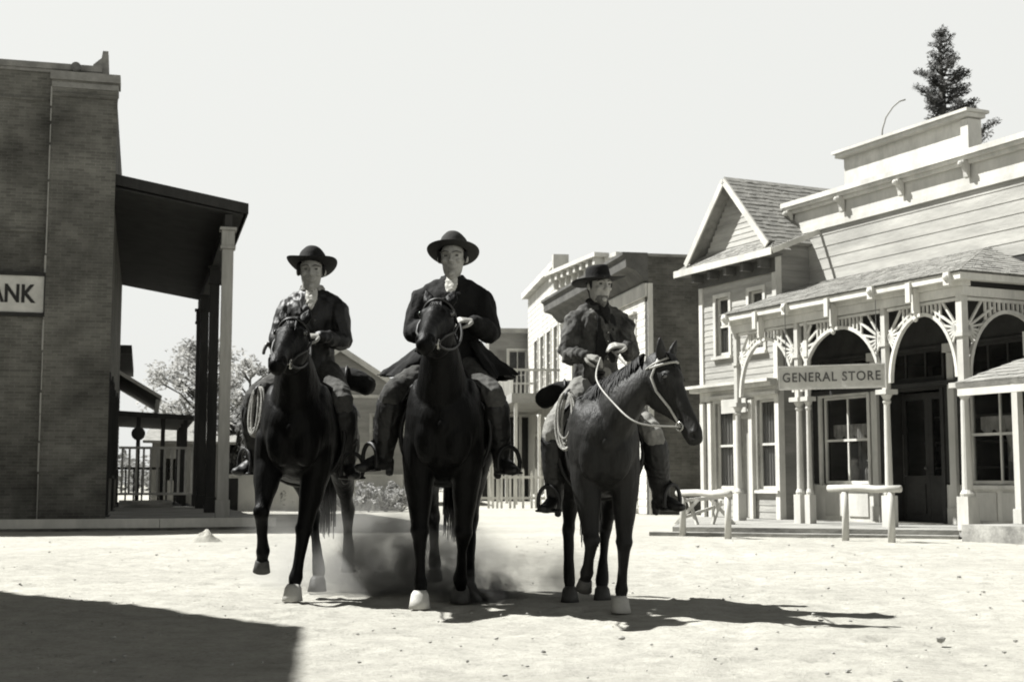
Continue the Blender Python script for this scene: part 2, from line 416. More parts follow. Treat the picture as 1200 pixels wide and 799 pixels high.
me.update(calc_edges=True); me.validate(); me.polygons.foreach_set('use_smooth', [True]*len(F))
gm, nt, b = newmat('pale_dirt')
tc = nt.nodes.new('ShaderNodeTexCoord')
n1, r1 = mix_noise(nt, tc.outputs['Object'], .35, g(GROUND*.86), g(GROUND*1.1), detail=8, rough=.7)
n2, r2 = mix_noise(nt, tc.outputs['Object'], 5, g(.82), g(1.06), detail=8, rough=.75, p0=.36, p1=.6)
n3, r3 = mix_noise(nt, tc.outputs['Object'], 38, g(.72), g(1.06), detail=5, rough=.8, p0=.32, p1=.5)
prev = r1.outputs[0]
for r in (r2, r3):
    q = nt.nodes.new('ShaderNodeMix'); q.data_type = 'RGBA'; q.blend_type = 'MULTIPLY'; q.inputs[0].default_value = 1
    nt.links.new(prev, q.inputs[6]); nt.links.new(r.outputs[0], q.inputs[7]); prev = q.outputs[2]
nt.links.new(prev, b.inputs['Base Color']); b.inputs['Roughness'].default_value = 1; b.inputs['Specular IOR Level'].default_value = .05
nb = nt.nodes.new('ShaderNodeTexNoise'); nb.inputs['Scale'].default_value = 22; nb.inputs['Detail'].default_value = 10; nb.inputs['Roughness'].default_value = .75
nt.links.new(tc.outputs['Object'], nb.inputs['Vector'])
bp = nt.nodes.new('ShaderNodeBump'); bp.inputs['Strength'].default_value = .7; bp.inputs['Distance'].default_value = .03
nt.links.new(nb.outputs['Fac'], bp.inputs['Height']); nt.links.new(bp.outputs[0], b.inputs['Normal'])
me.materials.append(gm)
tag(link('ground', me), kind='structure')
M['dirt'] = gm
# clods and pebbles: nobody could count them
mb = MB()
for _ in range(420):
    d = 5.5+random.random()**1.6*17; x = random.uniform(-.4, .4)*d*1.1
    r = random.choice((.005, .007, .009, .012, .022 if random.random() < .15 else .007))*random.uniform(.7, 1.3)
    o = len(mb.v); seg = 5
    mb.ball((x, d, r*.25), (r*random.uniform(.8, 1.5), r*random.uniform(.8, 1.3), r*random.uniform(.5, .8)), seg=6)
    for i in range(o, len(mb.v)):
        v_ = mb.v[i]; mb.v[i] = (v_[0]+random.uniform(-.25, .25)*r, v_[1]+random.uniform(-.25, .25)*r, v_[2]+random.uniform(-.15, .15)*r)
M['clod'] = mat('dirt_clod', GROUND*.85, .3, 20, 1, .5, 60)
tag(mb.build('clods', 'clod'), kind='stuff')
# small heap of earth by the left post
def heap(px, py, r, h, seed, label):
    rnd = random.Random(seed); c = G(px, py); mb = MB(); n = 22; rings = 7; vs = []
    for i in range(rings+1):
        t = i/rings
        for k in range(n):
            a = 2*PI*k/n; rr = r*t*(1+.25*noise.noise(V((math.cos(a)*2, math.sin(a)*2, seed))))
            vs.append((rr*math.cos(a), rr*.7*math.sin(a), h*(math.cos(PI*t)*.5+.5)*(1+.5*noise.noise(V((rr*9*math.cos(a), rr*9*math.sin(a), seed))))-.03))
    fs = [(i*n+k, i*n+(k+1) % n, (i+1)*n+(k+1) % n, (i+1)*n+k) for i in range(rings) for k in range(n)]
    mb.add(vs, fs); o = mb.build('dirt_heap', 'dirt', None, True, c); tag(o, label, 'dirt heap')
heap(240, 634, .30, .17, 3, 'small pale heap of earth at the edge of the boardwalk by the near porch post')

# ============================================================ GENERAL STORE (right)
S = Frame(P(1134, 570, 20.5)[:2], -64.3)
def building(name, label, cat, fr, group=None): return thing(name, label, cat, (fr.o.x, fr.o.y, 0), fr.a, group)
st = building('general_store', 'pale clapboard false-front store with arched porch and general store sign', 'building', S)
WP = 1.9
w = Wall((-6.45, WP), (3.2, WP))
def u_(x): return x+6.45
ops = []
def op(x0, x1, z0, z1): o = (u_(x0), u_(x1), z0, z1); ops.append(o); return o
oW1 = op(-5.75, -4.4, .8, 2.45); oT1 = op(-5.75, -4.4, 2.62, 3.15)
oD = op(-3.95, -2.45, .13, 2.45); oT2 = op(-3.95, -2.45, 2.62, 3.15)
oW3 = op(-1.9, -.6, .8, 2.45); oT3 = op(-1.9, -.6, 2.62, 3.15)
oW4 = op(.2, 1.7, .8, 2.45)
mb = MB(); flatwall(mb, w, .82, 4.5, ops, .18); mb.build('front_wall', 'shadepaint', st)  # wall coloured dark to hold the porch shade, up to the porch roof
mb = MB(); flatwall(mb, w, .1, .79, ops, .178); mb.build('wainscot', 'white', st)  # white here also carries the sun reaching in under the porch
mb = MB(); clap(mb, w, 4.503, 5.86, (), .225, .18); mb.build('clapboard_wall', 'siding', st)
mb = MB(); w.box(mb, 0, w.L, 0, .06, 5.75, 5.86); w.box(mb, 0, w.L, -.15, .022, 5.863, 6.2)
w.box(mb, 0, .1, .028, .05, 3.9, 5.745); mb.build('frieze', 'offwhite', st)
mb = MB()
w.box(mb, -.2, w.L, .0, .17, 6.27, 6.33); w.box(mb, -.22, w.L, .0, .21, 6.333, 6.43); w.box(mb, -.3, w.L, .023, .1, 6.203, 6.267)
w.box(mb, -.3, w.L, -.3, .0, 6.203, 6.40)
mb.build('cornice', 'white', st)
for px, py in ((921, 256), (981, 240), (1050, 222), (1127, 200)):
    x, z = S.hit(px, py, 'y', WP-.2); mb = MB()
    prof = [(0, 6.26), (.15, 6.26), (.15, 6.18), (.10, 6.14), (.07, 6.06), (.06, 5.98), (0, 5.96)]
    mb.prism([w.p(u_(x)-.05, .061+o*.95, z_) for o, z_ in prof], w.t*.10)
    mb.ball(w.p(u_(x), .22, 6.20), .055, 10)
    mb.build('bracket', 'offwhite', st)
# body, roof and sides
mb = MB(); mb.box(-6.45, -6.27, WP+.183, 10, 0, 6.2); mb.box(3.02, 3.2, WP+.183, 10, 0, 6.2); mb.box(-6.27, 3.02, 9.8, 10, 0, 6.2); mb.build('side_wall', 'offwhite', st)
mb = MB(); mb.box(-6.26, 3.01, WP+.19, 9.79, 5.7, 5.9); mb.build('roof', 'shingle', st)
# dim shop room behind the glass
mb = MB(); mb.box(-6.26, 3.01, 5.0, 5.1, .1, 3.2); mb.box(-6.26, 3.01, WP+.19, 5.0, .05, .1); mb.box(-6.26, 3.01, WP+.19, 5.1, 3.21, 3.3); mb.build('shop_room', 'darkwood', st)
mb = MB()
for z in (.6, 1.1, 1.6, 2.1, 2.6): mb.box(-6.0, 2.8, 4.65, 4.97, z, z+.04)
mb.build('shelf', 'oldwood', st)
for o, c, r in ((oW1, 3, 2), (oW3, 3, 2), (oW4, 3, 2)): window(w, *o, st, cols=2, rows=2, glass='glass', tw=.07, casing=.05)
for o in (oT1, oT2, oT3): window(w, *o, st, cols=3, rows=1, glass='glass', tw=.05, sill=False, trim='shadepaint')
# sill panels under show windows
for x0, x1 in ((-5.75, -4.4), (-1.9, -.6)):
    for k in range(2): a = u_(x0)+(x1-x0)/2*k+.06; mb = MB(); w.box(mb, a, a+(x1-x0)/2-.12, 0, .025, .2, .66); mb.build('wall_panel', 'offwhite', st)
# recessed double door with glazing
mb = MB()
dz = -.32; x0, x1 = oD[0], oD[1]
w.box(mb, x0, x0+.08, dz, 0.03, .13, 2.45); w.box(mb, x1-.08, x1, dz, .03, .13, 2.45); mb.build('door_frame', 'shadepaint', st)
for a, b_ in ((x0+.085, x0+.75), (x0+.755, x1-.085)):
    d_ = MB(); w.box(d_, a, b_, dz-.05, dz, .14, .95); w.box(d_, a, a+.09, dz-.05, dz, .953, 2.42); w.box(d_, b_-.09, b_, dz-.05, dz, .953, 2.42); w.box(d_, a+.09, b_-.09, dz-.05, dz, 2.3, 2.42)
    w.box(d_, a+.1, b_-.1, dz+.001, dz+.02, .28, .8)
    d = d_.build('door', 'shadepaint', st)
    q = MB(); w.box(q, a+.09, b_-.09, dz-.03, dz-.02, .953, 2.3); q.build('pane', 'glass', d)
    q = MB(); q.ball(w.p(b_-.05, dz+.04, 1.08), .03, 10); q.build('handle', 'iron', d)
# flat pilasters on the front
for x in (-6.28, -4.18, -2.22, .05, 1.95):
    mb = MB(); w.box(mb, u_(x)-.075, u_(x)+.075, 0.001, .07, .12, 3.04); w.box(mb, u_(x)-.13, u_(x)+.13, .0015, .11, 3.05, 3.2); w.box(mb, u_(x)-.13, u_(x)+.13, .0015, .1, .121, .4)
    mb.build('pilaster', 'offwhite', st)
mb = MB(); w.box(mb, .02, w.L-.02, .002, .13, 2.495, 2.57); mb.build('ledge', 'shadepaint', st)
# scalloped display cloth in the windows
for (x0, x1, _, _) in (oW1, oW3):
    mb = MB(); n = 28; pts_t = []; pts_b = []
    for i in range(n+1):
        u = x0+.06+(x1-x0-.12)*i/n; o = -.22-.02*math.sin(i*1.7); pts_t.append(w.p(u, o, 1.93)); pts_b.append(w.p(u, o, 1.72-.10*abs(math.sin(PI*i/7))))
    for i in range(n): mb.prism([pts_t[i], pts_t[i+1], pts_b[i+1], pts_b[i]], w.n*-.012)
    mb.build('window_valance', 'cloth', st)
for (x0, x1, _, _) in (oW1, oW3):
    mb = MB()
    for i in range(16): a_ = x0+.04+(x1-x0-.08)*i/16; w.box(mb, a_, a_+(x1-x0-.08)/16, -.86-.025*(i % 2), -.83-.025*(i % 2), .795, 1.72)
    mb.build('half_curtain', 'cloth', st)
# display things on the window shelf
for (x0, x1, _, _) in (oW1, oW3):
    mb = MB(); w.box(mb, x0+.02, x1-.02, -.75, -.16, .74, .79); mb.build('display_shelf', 'oldwood', st)
def jar(x, lab):
    t = MB(); c = w.p(u_(x), -.42, .792)
    t.lathe([(.09, 0), (.12, .05), (.12, .28), (.07, .36), (.07, .42), (.085, .43), (.0855, .47), (.02, .5)], st.matrix_world @ c if False else c, 14)
    return t
sm = Matrix.Translation((S.o.x, S.o.y, 0)) @ Matrix.Rotation(S.a, 4, 'Z')
for i, (x, lab) in enumerate(((-5.35, 'pale stoneware jar at the left in the store show window'), (-4.85, 'pale stoneware jar at the right in the store show window'))):
    t = jar(x, lab); o = t.build('stoneware_jar', 'cloth', None, True); o.matrix_world = sm; tag(o, lab, 'jar', 'jars in the show windows')
mb = MB(); c = w.p(u_(-1.22), -.42, .792)      # dressmaker's form with light blouse
mb.lathe([(.14, 0), (.03, .03), (.03, .35), (.17, .40), (.12, .58), (.19, .80), (.17, .92), (.05, .97), (.05, 1.03), (.0501, 1.05)], c, 16)
o = mb.build('dress_form', 'cloth', None, True); o.matrix_world = sm; tag(o, 'pale dress form standing in the right-hand store window', 'mannequin')

# porch ----------------------------------------------------
posts = [0, -1.72, -4.0, -5.85]
ZF = 3.80
def post(x, y, wide=.11, cap=True):
    mb = MB()
    mb.box(x-wide*1.15, x+wide*1.15, y-wide*1.15, y+wide*1.15, .12, .62)
    mb.lathe([(wide*1.05, .62), (wide*1.15, .66), (wide*.8, .72), (wide*.72, 1.3), (wide*.62, 2.08), (wide*.9, 2.12), (wide*.7, 2.16), (wide*1.2, 2.24)], (x, y, 0), 14)
    mb.box(x-wide*1.6, x+wide*1.6, y-wide*1.6, y+wide*1.6, 2.243, 2.32)
    mb.box(x-wide*.62, x+wide*.62, y-wide*.62, y+wide*.62, 2.323, ZF-.13)
    mb.box(x-wide*.9, x+wide*.9, y-wide*.9, y+wide*.9, 3.02, 3.08)
    mb.build('porch_post', 'offwhite', st)
for x in posts: post(x, 0, .10 if x == 0 else .078)
post(-3.74, 0, .06)
def arch_bay(x0, x1, y0, y1, spring=2.42, crown=3.47):
    A, B = V((x0, y0, 0)), V((x1, y1, 0)); L = (B-A).length; t = (B-A)/L; nn = V((t.y, -t.x, 0)); mb = MB()
    def p(u, o, z): q = A+t*u+nn*o; return (q.x, q.y, z)
    m = .09; hw = L/2-m; cx = L/2; N = 22
    arc = [(cx-hw*math.cos(PI*i/N), spring+(crown-spring)*math.sin(PI*i/N)) for i in range(N+1)]
    arc2 = [(cx-(hw-.055)*math.cos(PI*i/N), spring+(crown-spring-.055)*math.sin(PI*i/N)) for i in range(N+1)]
    for i in range(N):
        q = [p(arc[i][0], -.035, arc[i][1]), p(arc[i+1][0], -.035, arc[i+1][1]), p(arc2[i+1][0], -.035, arc2[i+1][1]), p(arc2[i][0], -.035, arc2[i][1])]
        mb.prism(q, nn*.07)
    zt = 3.62
    mb.beam(p(m, 0, zt-.02), p(L-m, 0, zt-.02), .05, .045)
    # uprights between the arch and the rail
    k = int(L/.10)
    for i in range(1, k):
        u = m+(L-2*m)*i/k
        if abs(u-cx) > hw*.60: continue
        s_ = 1-((u-cx)/hw)**2; za = spring+(crown-spring)*math.sqrt(max(0, s_))
        if zt-.04-max(za, 3.22) > .03: mb.beam(p(u, 0, max(za, 3.22)), p(u, 0, zt-.045), .035, .03, (t.x, t.y, 0))
    # radial slats of the lower spandrel
    for sgn, ox in ((1, m), (-1, L-m)):
        for a in (-62, -44, -26, -8, 12, 32, 54):
            r0 = V((ox, 3.16)); dr = V((sgn*math.cos(math.radians(a)), math.sin(math.radians(a)))); q = r0.copy()
            for _ in range(140):
                q += dr*.006; s_ = 1-((q.x-cx)/hw)**2
                za = spring+(crown-spring)*math.sqrt(max(0, s_))
                if (q.y <= za-.005 and abs(q.x-cx) < hw) or q.y > zt-.05 or (q-r0).length > .62: break
            mb.beam(p(r0.x, 0, r0.y), p(q.x, 0, q.y), .034, .034, (nn.x, nn.y, 0))
        mb.tube([p(ox+sgn*.10*math.cos(math.radians(a)), 0, 3.16+.10*math.sin(math.radians(a))) for a in range(-80, 81, 20)], .02, 6)
    mb.build('porch_arch', 'white', st)
for a, b_ in zip(posts[1:], posts): arch_bay(a, b_, 0, 0)
arch_bay(0, 0, 0, WP, )
mb = MB()
mb.box(-5.95, .1, -.06, .06, 3.64, 3.78); mb.box(-.06, .06, .06, WP-.12, 3.64, 3.78); mb.build('porch_beam', 'white', st)
mb = MB(); mb.box(-6.02, .24, -.24, -.10, 3.86, 3.96); mb.box(.10, .24, -.10, WP-.11, 3.86, 3.96); mb.box(-5.95, .1, -.098, .098, 3.783, 3.86); mb.build('porch_fascia', 'white', st)
mb = MB(); mb.box(-5.95, .098, -.097, WP-.08, 3.862, 3.90); mb.build('porch_ceiling', 'shadepaint', st)
for x in (-.86, -2.86, -4.92):
    mb = MB(); mb.box(x-.05, x+.05, -.28, -.241, 3.62, 3.93); mb.box(x-.03, x+.03, -.18, -.062, 3.46, 3.85)
    mb.lathe([(.01, 3.32), (.035, 3.34), (.042, 3.37), (.028, 3.40), (.02, 3.42), (.035, 3.44), (.035, 3.455)], (x, -.13, 0), 12)
    mb.build('pendant_bracket', 'white', st)
for x in posts:
    mb = MB(); mb.box(x-.06, x+.06, -.3, -.242, 3.78, 3.98); mb.ball((x, -.3, 3.9), .05, 12); mb.build('fascia_boss', 'white', st)
# hipped shingle roof of the porch
mb = MB(); er = 4.72
shingles(mb, (-6.05, -.27, 3.975), (.27, -.27, 3.975), (-6.05, WP-.04, er), (-1.3, WP-.04, er), 13, 2)
shingles(mb, (.27, -.27, 3.975), (.27, WP-.04, 3.975), (-1.3, WP-.04, er), (-1.3, WP-.04, er), 13, 3)
mb.add([(-6.05, -.26, 3.965), (.26, -.26, 3.965), (-1.3, WP-.045, er-.01), (-6.05, WP-.045, er-.01), (.26, WP-.045, 3.965), (-6.05, WP-.045, 3.965)],
       [(0, 1, 2, 3), (1, 4, 2), (0, 3, 5), (0, 5, 4, 1), (3, 2, 4, 5)])
mb.build('porch_roof', 'shingle', st)
# the sign board
a, b_ = V((4.40, 22.35, 0)), V((5.93, 21.72, 0)); zs0, zs1 = 2.36, 2.69
dx = (b_-a).normalized(); nr = V((dx.y, -dx.x, 0)); c = (a+b_)/2
sg = thing('hanging_sign', 'white board lettered GENERAL STORE hung between the porch posts', 'sign', (c.x, c.y, 0), math.atan2(dx.y, dx.x)); L = (b_-a).length/2
mb = MB(); mb.box(-L, L, -.02, .02, zs0, zs1); mb.build('sign_board', 'signwhite', sg)
mb = MB(); mb.box(-L-.02, L+.02, -.035, .03, zs1+.002, zs1+.03); mb.box(-L-.02, L+.02, -.035, .03, zs0-.03, zs0-.002); mb.box(-L-.02, -L-.002, -.03, .03, zs0, zs1); mb.box(L+.002, L+.02, -.03, .03, zs0, zs1); mb.build('sign_frame', 'offwhite', sg)
letters('GENERAL STORE', .21, 'inkgrey', 'lettering', sg, Matrix.Translation((0, -.027, (zs0+zs1)/2-.003)) @ Matrix.Rotation(PI/2, 4, 'X'), bold=.003, sx=.88, spacing=1.16)
mb = MB(); mb.tube([(-L+.1, 0, zs1+.03), (-L+.1, 0, 3.75)], .008, 6); mb.tube([(L-.1, 0, zs1+.03), (L-.1, 0, 3.75)], .008, 6); mb.build('hanger_rod', 'iron', sg)
# false parapet above the cornice
a = S.hit(985, 180, 'y', 3)[0]; b2 = S.hit(1140, 130, 'y', 3)[0]
mb = MB(); mb.box(a+.1, b2-.1, 3, 3.2, 5.9, 7.42); mb.box(b2-.25, b2-.06, 2.93, 3.25, 5.9, 7.4); mb.build('parapet', 'white', st)
mb = MB(); mb.box(a, b2, 2.85, 3.3, 7.423, 7.5); mb.box(a-.05, b2+.05, 2.8, 3.35, 7.503, 7.56); mb.build('parapet_cap', 'offwhite', st)

# boardwalk and platform ------------------------------------
def slab(mb, pts, z0, z1): mb.prism([(p[0], p[1], z0) for p in pts], (0, 0, z1-z0)); return mb
p1 = G(788, 617, .12); p2 = G(1124, 621, .12)
q1 = S.w(-9.2, 1.0); q2 = S.w(.6, 1.95); q3 = S.w(.6, -.35)
mb = MB(); slab(mb, [p1, p2, q3, q2, q1], .02, .12)
o = mb.build('boardwalk', 'plank'); tag(o, kind='structure')
mb = MB(); e = (p2-p1).normalized(); n_ = V((e.y, -e.x, 0))
for z_, o_ in ((.0, .32),): slab(mb, [p1+n_*o_-e*.3, p2+n_*o_, p2+n_*.004, p1+n_*.004-e*.3], -.03, .045)
o = mb.build('boardwalk_step', 'plank'); tag(o, kind='structure')
pa = G(1126, 640, 0); mb = MB(); pl = S.loc((pa.x, pa.y, 0))
pts = [S.w(pl.x, pl.y), S.w(pl.x+3.5, pl.y), S.w(pl.x+3.5, 1.5), S.w(.63, 1.5), S.w(.63, pl.y)]
slab(mb, [S.w(x, y) for x, y in ((.63, -.75), (3.4, -.75), (3.4, 1.85), (.63, 1.85))], -.02, .235)
o = mb.build('store_platform', 'plank'); tag(o, kind='structure')
# lean-to awning right of the porch
y0, z0 = S.hit(1119, 451, 'x', .7); y1, z1 = S.hit(1204, 420, 'x', .7)
aw = thing('lean_to_awning', 'low shingled awning on white posts at the right end of the store porch', 'awning', S.w(.7, 0), S.a)
mb = MB(); sl_ = (z1-z0)/(y1-y0); ye = 1.82; ze = z0+sl_*(ye-y0)
shingles(mb, (0, y0, z0+.02), (2.4, y0, z0+.02), (0, ye, ze+.02), (2.4, ye, ze+.02), 12, 5)
gable_roof_slab(mb, [(0, y0, z0+.015), (2.4, y0, z0+.015), (2.4, ye, ze+.015), (0, ye, ze+.015)], .07); mb.build('roof', 'shingle', aw)
mb = MB(); mb.box(.02, 2.4, y0+.02, y0+.08, z0-.16, z0-.06); mb.build('fascia', 'offwhite', aw)
yy = S.hit(1193, 500, 'x', .8)[0]
for x, y in ((.1, yy), (2.2, yy), (2.2, y0+.3)):
    mb = MB(); mb.box(x-.055, x+.055, y-.055, y+.055, .237, z0+sl_*(y-y0)-.062); mb.box(x-.08, x+.08, y-.08, y+.08, .2375, .45); mb.build('post', 'offwhite', aw)
o_y, o_z = S.hit(1200, 418, 'x', .6)
mb = MB(); mb.box(.0, .6, o_y-.12, o_y-.06, o_z+.0, o_z+.36); t_ = mb.build('signboard', 'white', aw)
# hitching rails
def hitch(a, b_, top, label, ext=.3):
    c = (a+b_)/2; d = (b_-a); L = d.length/2; t = thing('hitching_rail', label, 'hitching rail', (c.x, c.y, 0), math.atan2(d.y, d.x), 'hitching rails before the store')
    for s in (-1, 1):
        mb = MB(); mb.tube([(s*L, 0, -.1), (s*L+.01, 0, top*.5), (s*L, .01, top-.05)], [.055, .05, .05], 9); mb.build('post', 'offwhite', t, True)
    mb = MB(); mb.tube([(-L-ext, 0, top), (-L*.3, .01, top+.012), (L*.4, -.005, top-.008), (L+ext*.6, 0, top)], .052, 9); mb.build('rail', 'offwhite', t, True)
hitch(G(800, 627), G(853, 630), .66, 'short whitewashed hitching rail beside the shaded brick wall', .12)
hitch(G(991, 632), G(1045, 634), .74, 'whitewashed hitching rail standing under the store sign', .28)
# sawhorse bench on the deck behind the left rail
c = P(826, 600, 23.4); t = thing('wooden_trestle', 'light wooden trestle lying on the deck behind the left hitching rail', 'trestle', (c.x, c.y, .12), .2)
for s in (-1, 1):
    for q in (-1, 1):
        mb = MB(); mb.beam((s*.33+q*.14, -.15*q, 0), (s*.2-q*.05, .1*q, .42), .05, .05); mb.build('leg', 'white', t)
mb = MB(); mb.beam((-.42, 0, .40), (.42, 0, .47), .1, .06); mb.build('top_rail', 'white', t)
mb = MB(); mb.beam((-.33, .1, .12), (.35, .1, .34), .04, .05); mb.build('brace', 'white', t)

# ============================================================ gabled house left of the store
hs = building('gabled_house', 'narrow white two-storey clapboard house with steep gable and pent roof', 'house', S)
HY = 1.1; xL, xR = -8.7, -6.05; xc = (xL+xR)/2
w = Wall((xL, HY), (xR, HY)); u = lambda x: x-xL
A1 = S.hit(838, 350, 'y', HY); A2 = S.hit(857, 415, 'y', HY)
ow = [(u(-8.13), u(-7.66), 3.44, 4.64), (u(-6.95), u(-6.48), 3.44, 4.64), (u(-8.2), u(-7.5), .7, 2.45), (u(-6.75), u(-6.15), .7, 2.45)]
od = (u(-7.32), u(-6.95), .13, 2.1)
mb = MB(); clap(mb, w, 0, 5.3, ow+[od], .13, .14)
zg = 5.57; hp = 1.42
def lim(z):
    k = (z-5.3)/(zg+hp-5.3); half = (xR-xL)/2*(1-k); return ((xR-xL)/2-half, (xR-xL)/2+half)
clap(mb, w, 5.3, zg+hp-.12, (), .11, .14, lim)
mb.build('front_wall', 'siding', hs)
for o in ow: window(w, *o, hs, cols=1, rows=2, curtain=1, tw=.08, hood=o[2] < 1)
mb = MB(); w.box(mb, od[0], od[1], -.1, -.05, .14, 2.1); w.box(mb, od[0]-.05, od[0], -.02, .03, .14, 2.16); w.box(mb, od[1], od[1]+.05, -.02, .03, .14, 2.16); mb.build('door', 'trimgrey', hs)
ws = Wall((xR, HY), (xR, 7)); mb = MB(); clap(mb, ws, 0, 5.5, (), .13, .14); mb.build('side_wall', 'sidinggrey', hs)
wl = Wall((xL, 7), (xL, HY)); mb = MB(); clap(mb, wl, 0, 5.5, (), .13, .14); mb.build('side_wall', 'offwhite', hs)
mb = MB(); mb.box(xL-.03, xL+.1, HY-.04, HY+.1, 0, 5.25); mb.box(xR-.1, xR+.03, HY-.0405, HY+.1, 0, 5.25); mb.build('corner_board', 'white', hs)
mb = MB(); w.box(mb, -.25, w.L, 0, .28, 2.78, 2.84); w.box(mb, -.2, w.L, 0, .2, 2.70, 2.777); w.box(mb, 0, w.L, .03, .06, 2.5, 2.695); mb.build('ledge', 'white', hs)
for x in (-8.6, -8.32, -7.4, -6.88):
    mb = MB(); w.box(mb, u(x)-.06, u(x)+.06, .03, .1, .12, 2.48); mb.build('pilaster', 'white', hs)
# frieze coloured dark to carry the shade of the pent roof
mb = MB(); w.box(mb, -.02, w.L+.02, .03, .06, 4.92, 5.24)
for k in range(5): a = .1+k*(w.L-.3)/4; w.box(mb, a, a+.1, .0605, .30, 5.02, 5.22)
mb.build('frieze', 'shadetrim', hs)
PO = .36; ze = 5.30
mb = MB()
shingles(mb, (xL-.45, HY-PO, ze), (xR+.35, HY-PO, ze), (xL-.05, HY+.0, zg+.03), (xR+.02, HY, zg+.03), 6, 8)
shingles(mb, (xR+.35, HY-PO, ze), (xR+.35, HY+.1, ze), (xR+.02, HY, zg+.03), (xR+.02, HY+.1, zg+.03), 6, 9)
gable_roof_slab(mb, [(xL-.44, HY-PO, ze-.005), (xR+.34, HY-PO, ze-.005), (xR+.02, HY, zg+.02), (xL-.04, HY, zg+.02)], .03); mb.build('pent_roof', 'shingle', hs)
mb = MB(); mb.box(xL-.46, xR+.36, HY-PO-.03, HY-PO-.003, ze-.11, ze+.03); mb.beam((xR+.375, HY-PO, ze-.04), (xR+.375, HY+1.1, ze+.55), .03, .11); mb.build('fascia', 'white', hs)
mb = MB(); mb.box(xL-.4, xR+.3, HY-PO+.02, HY-.062, ze-.1, ze-.07); mb.build('soffit', 'shadetrim', hs)  # shade below the pent roof is in the soffit's dark colour
# main roof
ry = S.hit(968, 223, 'x', xc)[0]; zp = zg+hp; ro = .28; ry = max(ry, 5)
for nm, xe in (('roof', xR), ('roof', xL)):
    sg_ = 1 if xe > xc else -1; mb = MB(); k = (zp-zg)/abs(xe-xc); xo = xe+sg_*.12; zo = zg-.12*k
    e0, e1, r0, r1 = (xo, HY-ro, zo+.06), (xo, ry, zo+.06), (xc, HY-ro, zp+.06), (xc, ry, zp+.06)
    if sg_ > 0: shingles(mb, e0, e1, r0, r1, 16, 11)
    gable_roof_slab(mb, [e0, e1, (xc, ry, zp+.055), (xc, HY-ro, zp+.055)], .06); mb.build('roof', 'shingle', hs)
    mb = MB(); mb.beam((xo, HY-ro-.02, zo-.02), (xc, HY-ro-.02, zp-.02), .035, .13, (0, -1, 0) if False else (0, 0, 1)); mb.build('rake_board', 'white', hs)
mb = MB(); mb.prism([(xR-.05, ry-.1, zg), (xL+.05, ry-.1, zg), (xc, ry-.1, zp)], (0, .1, 0)); mb.box(xL+.05, xR-.05, ry-.12, ry, 0, zg); mb.build('rear_wall', 'offwhite', hs)
pz = S.hit(872, 464, 'y', .9)
mb = MB(); mb.box(-7.75, -6.9, .92, .95, 2.22, 2.5); o = mb.build('notice_board', 'signwhite'); o.matrix_world = sm; tag(o, 'blank white board fixed above the door of the gabled house', 'sign')
# ============================================================ BANK (left)
B = Frame(P(120, 606, 25.4)[:2], 15.1)
bk = building('bank', 'tall soot-stained brick bank with a deep timber porch on its street side', 'building', B)
w = Wall((-7, 0), (0, 0))
mb = MB(); flatwall(mb, w, 0, 8.5, (), .35); mb.build('side_wall', 'brick', bk)
wf = Wall((0, 0), (0, 13.5))
fo = [(1.5, 2.6, .2, 2.9), (4, 5.6, 1, 3), (7, 8.2, .2, 2.9), (9.6, 11.2, 1, 3), (2, 3, 4.2, 5.6)]
mb = MB(); flatwall(mb, Wall((0, .352), (0, 13.5)), 0, 8.5, [(a-.352, b_-.352, c_, d_) for a, b_, c_, d_ in fo[:4]], .35); mb.build('front_wall', 'brick2', bk)
w2 = Wall((0, .352), (0, 13.5))
for a, b_, c_, d_ in fo[:4]: window(w2, a-.352, b_-.352, c_, d_, bk, cols=2, rows=3, trim='darkwood')
mb = MB(); mb.box(-7, -.36, 13.2, 13.499, 0, 8.5); mb.box(-7, -6.7, .355, 13.19, 0, 8.5); mb.build('rear_wall', 'brick2', bk)
mb = MB(); mb.box(-6.69, -.36, .36, 13.19, 8.2, 8.3); mb.build('roof', 'shingle', bk)
mb = MB(); mb.box(-1.13, .05, -.16, -.003, 0, 8.3); mb.box(-1.13, .05, -.1605, .36, 8.303, 8.34); mb.build('pilaster', 'brick', bk)
mb = MB(); mb.box(-1.17, .09, -.2, .4, 8.343, 8.5); mb.box(-1.14, .06, -.17, .38, 8.2, 8.3); mb.build('pilaster_cap', 'stonecap', bk)
mb = MB(); mb.box(-7, -.25, -.05, .4, 8.503, 8.56); mb.box(-7, -.25, -.08, .42, 8.563, 8.68); mb.build('coping', 'stonecap', bk)
mb = MB(); mb.prism([(-.42, -.02, 8.51), (-.12, -.02, 8.51), (-.15, -.02, 9.0), (-.25, -.02, 9.0), (-.27, -.02, 8.86), (-.42, -.02, 8.72)], (0, .3, 0)); mb.build('parapet_block', 'stonecap', bk)
mb = MB(); mb.lathe([(.05, -.17), (.09, -.18), (.09, -.06), (.05, -.06)], (-.72, -.04, 8.6), 14, 'y'); mb.build('scupper', 'iron', bk)
mb = MB()
rnd = random.Random(2); z = .1
while z < 8.2:
    h = rnd.uniform(.15, .7); mb.box(-1.165+rnd.uniform(-.01, .01), -1.135, -.012, -.003, z, min(8.25, z+h)); z += h+rnd.uniform(0, .07)
mb.build('lime_streak', 'offwhite', bk)
# bands and the darker corner bricks
mb = MB()
for z in (5.45, 7.95): mb.box(-7, -1.2, -.03, -.002, z, z+.05)
mb.box(-1.13, .06, -.19, -.1615, 8.02, 8.09); mb.build('string_course', 'brick', bk)
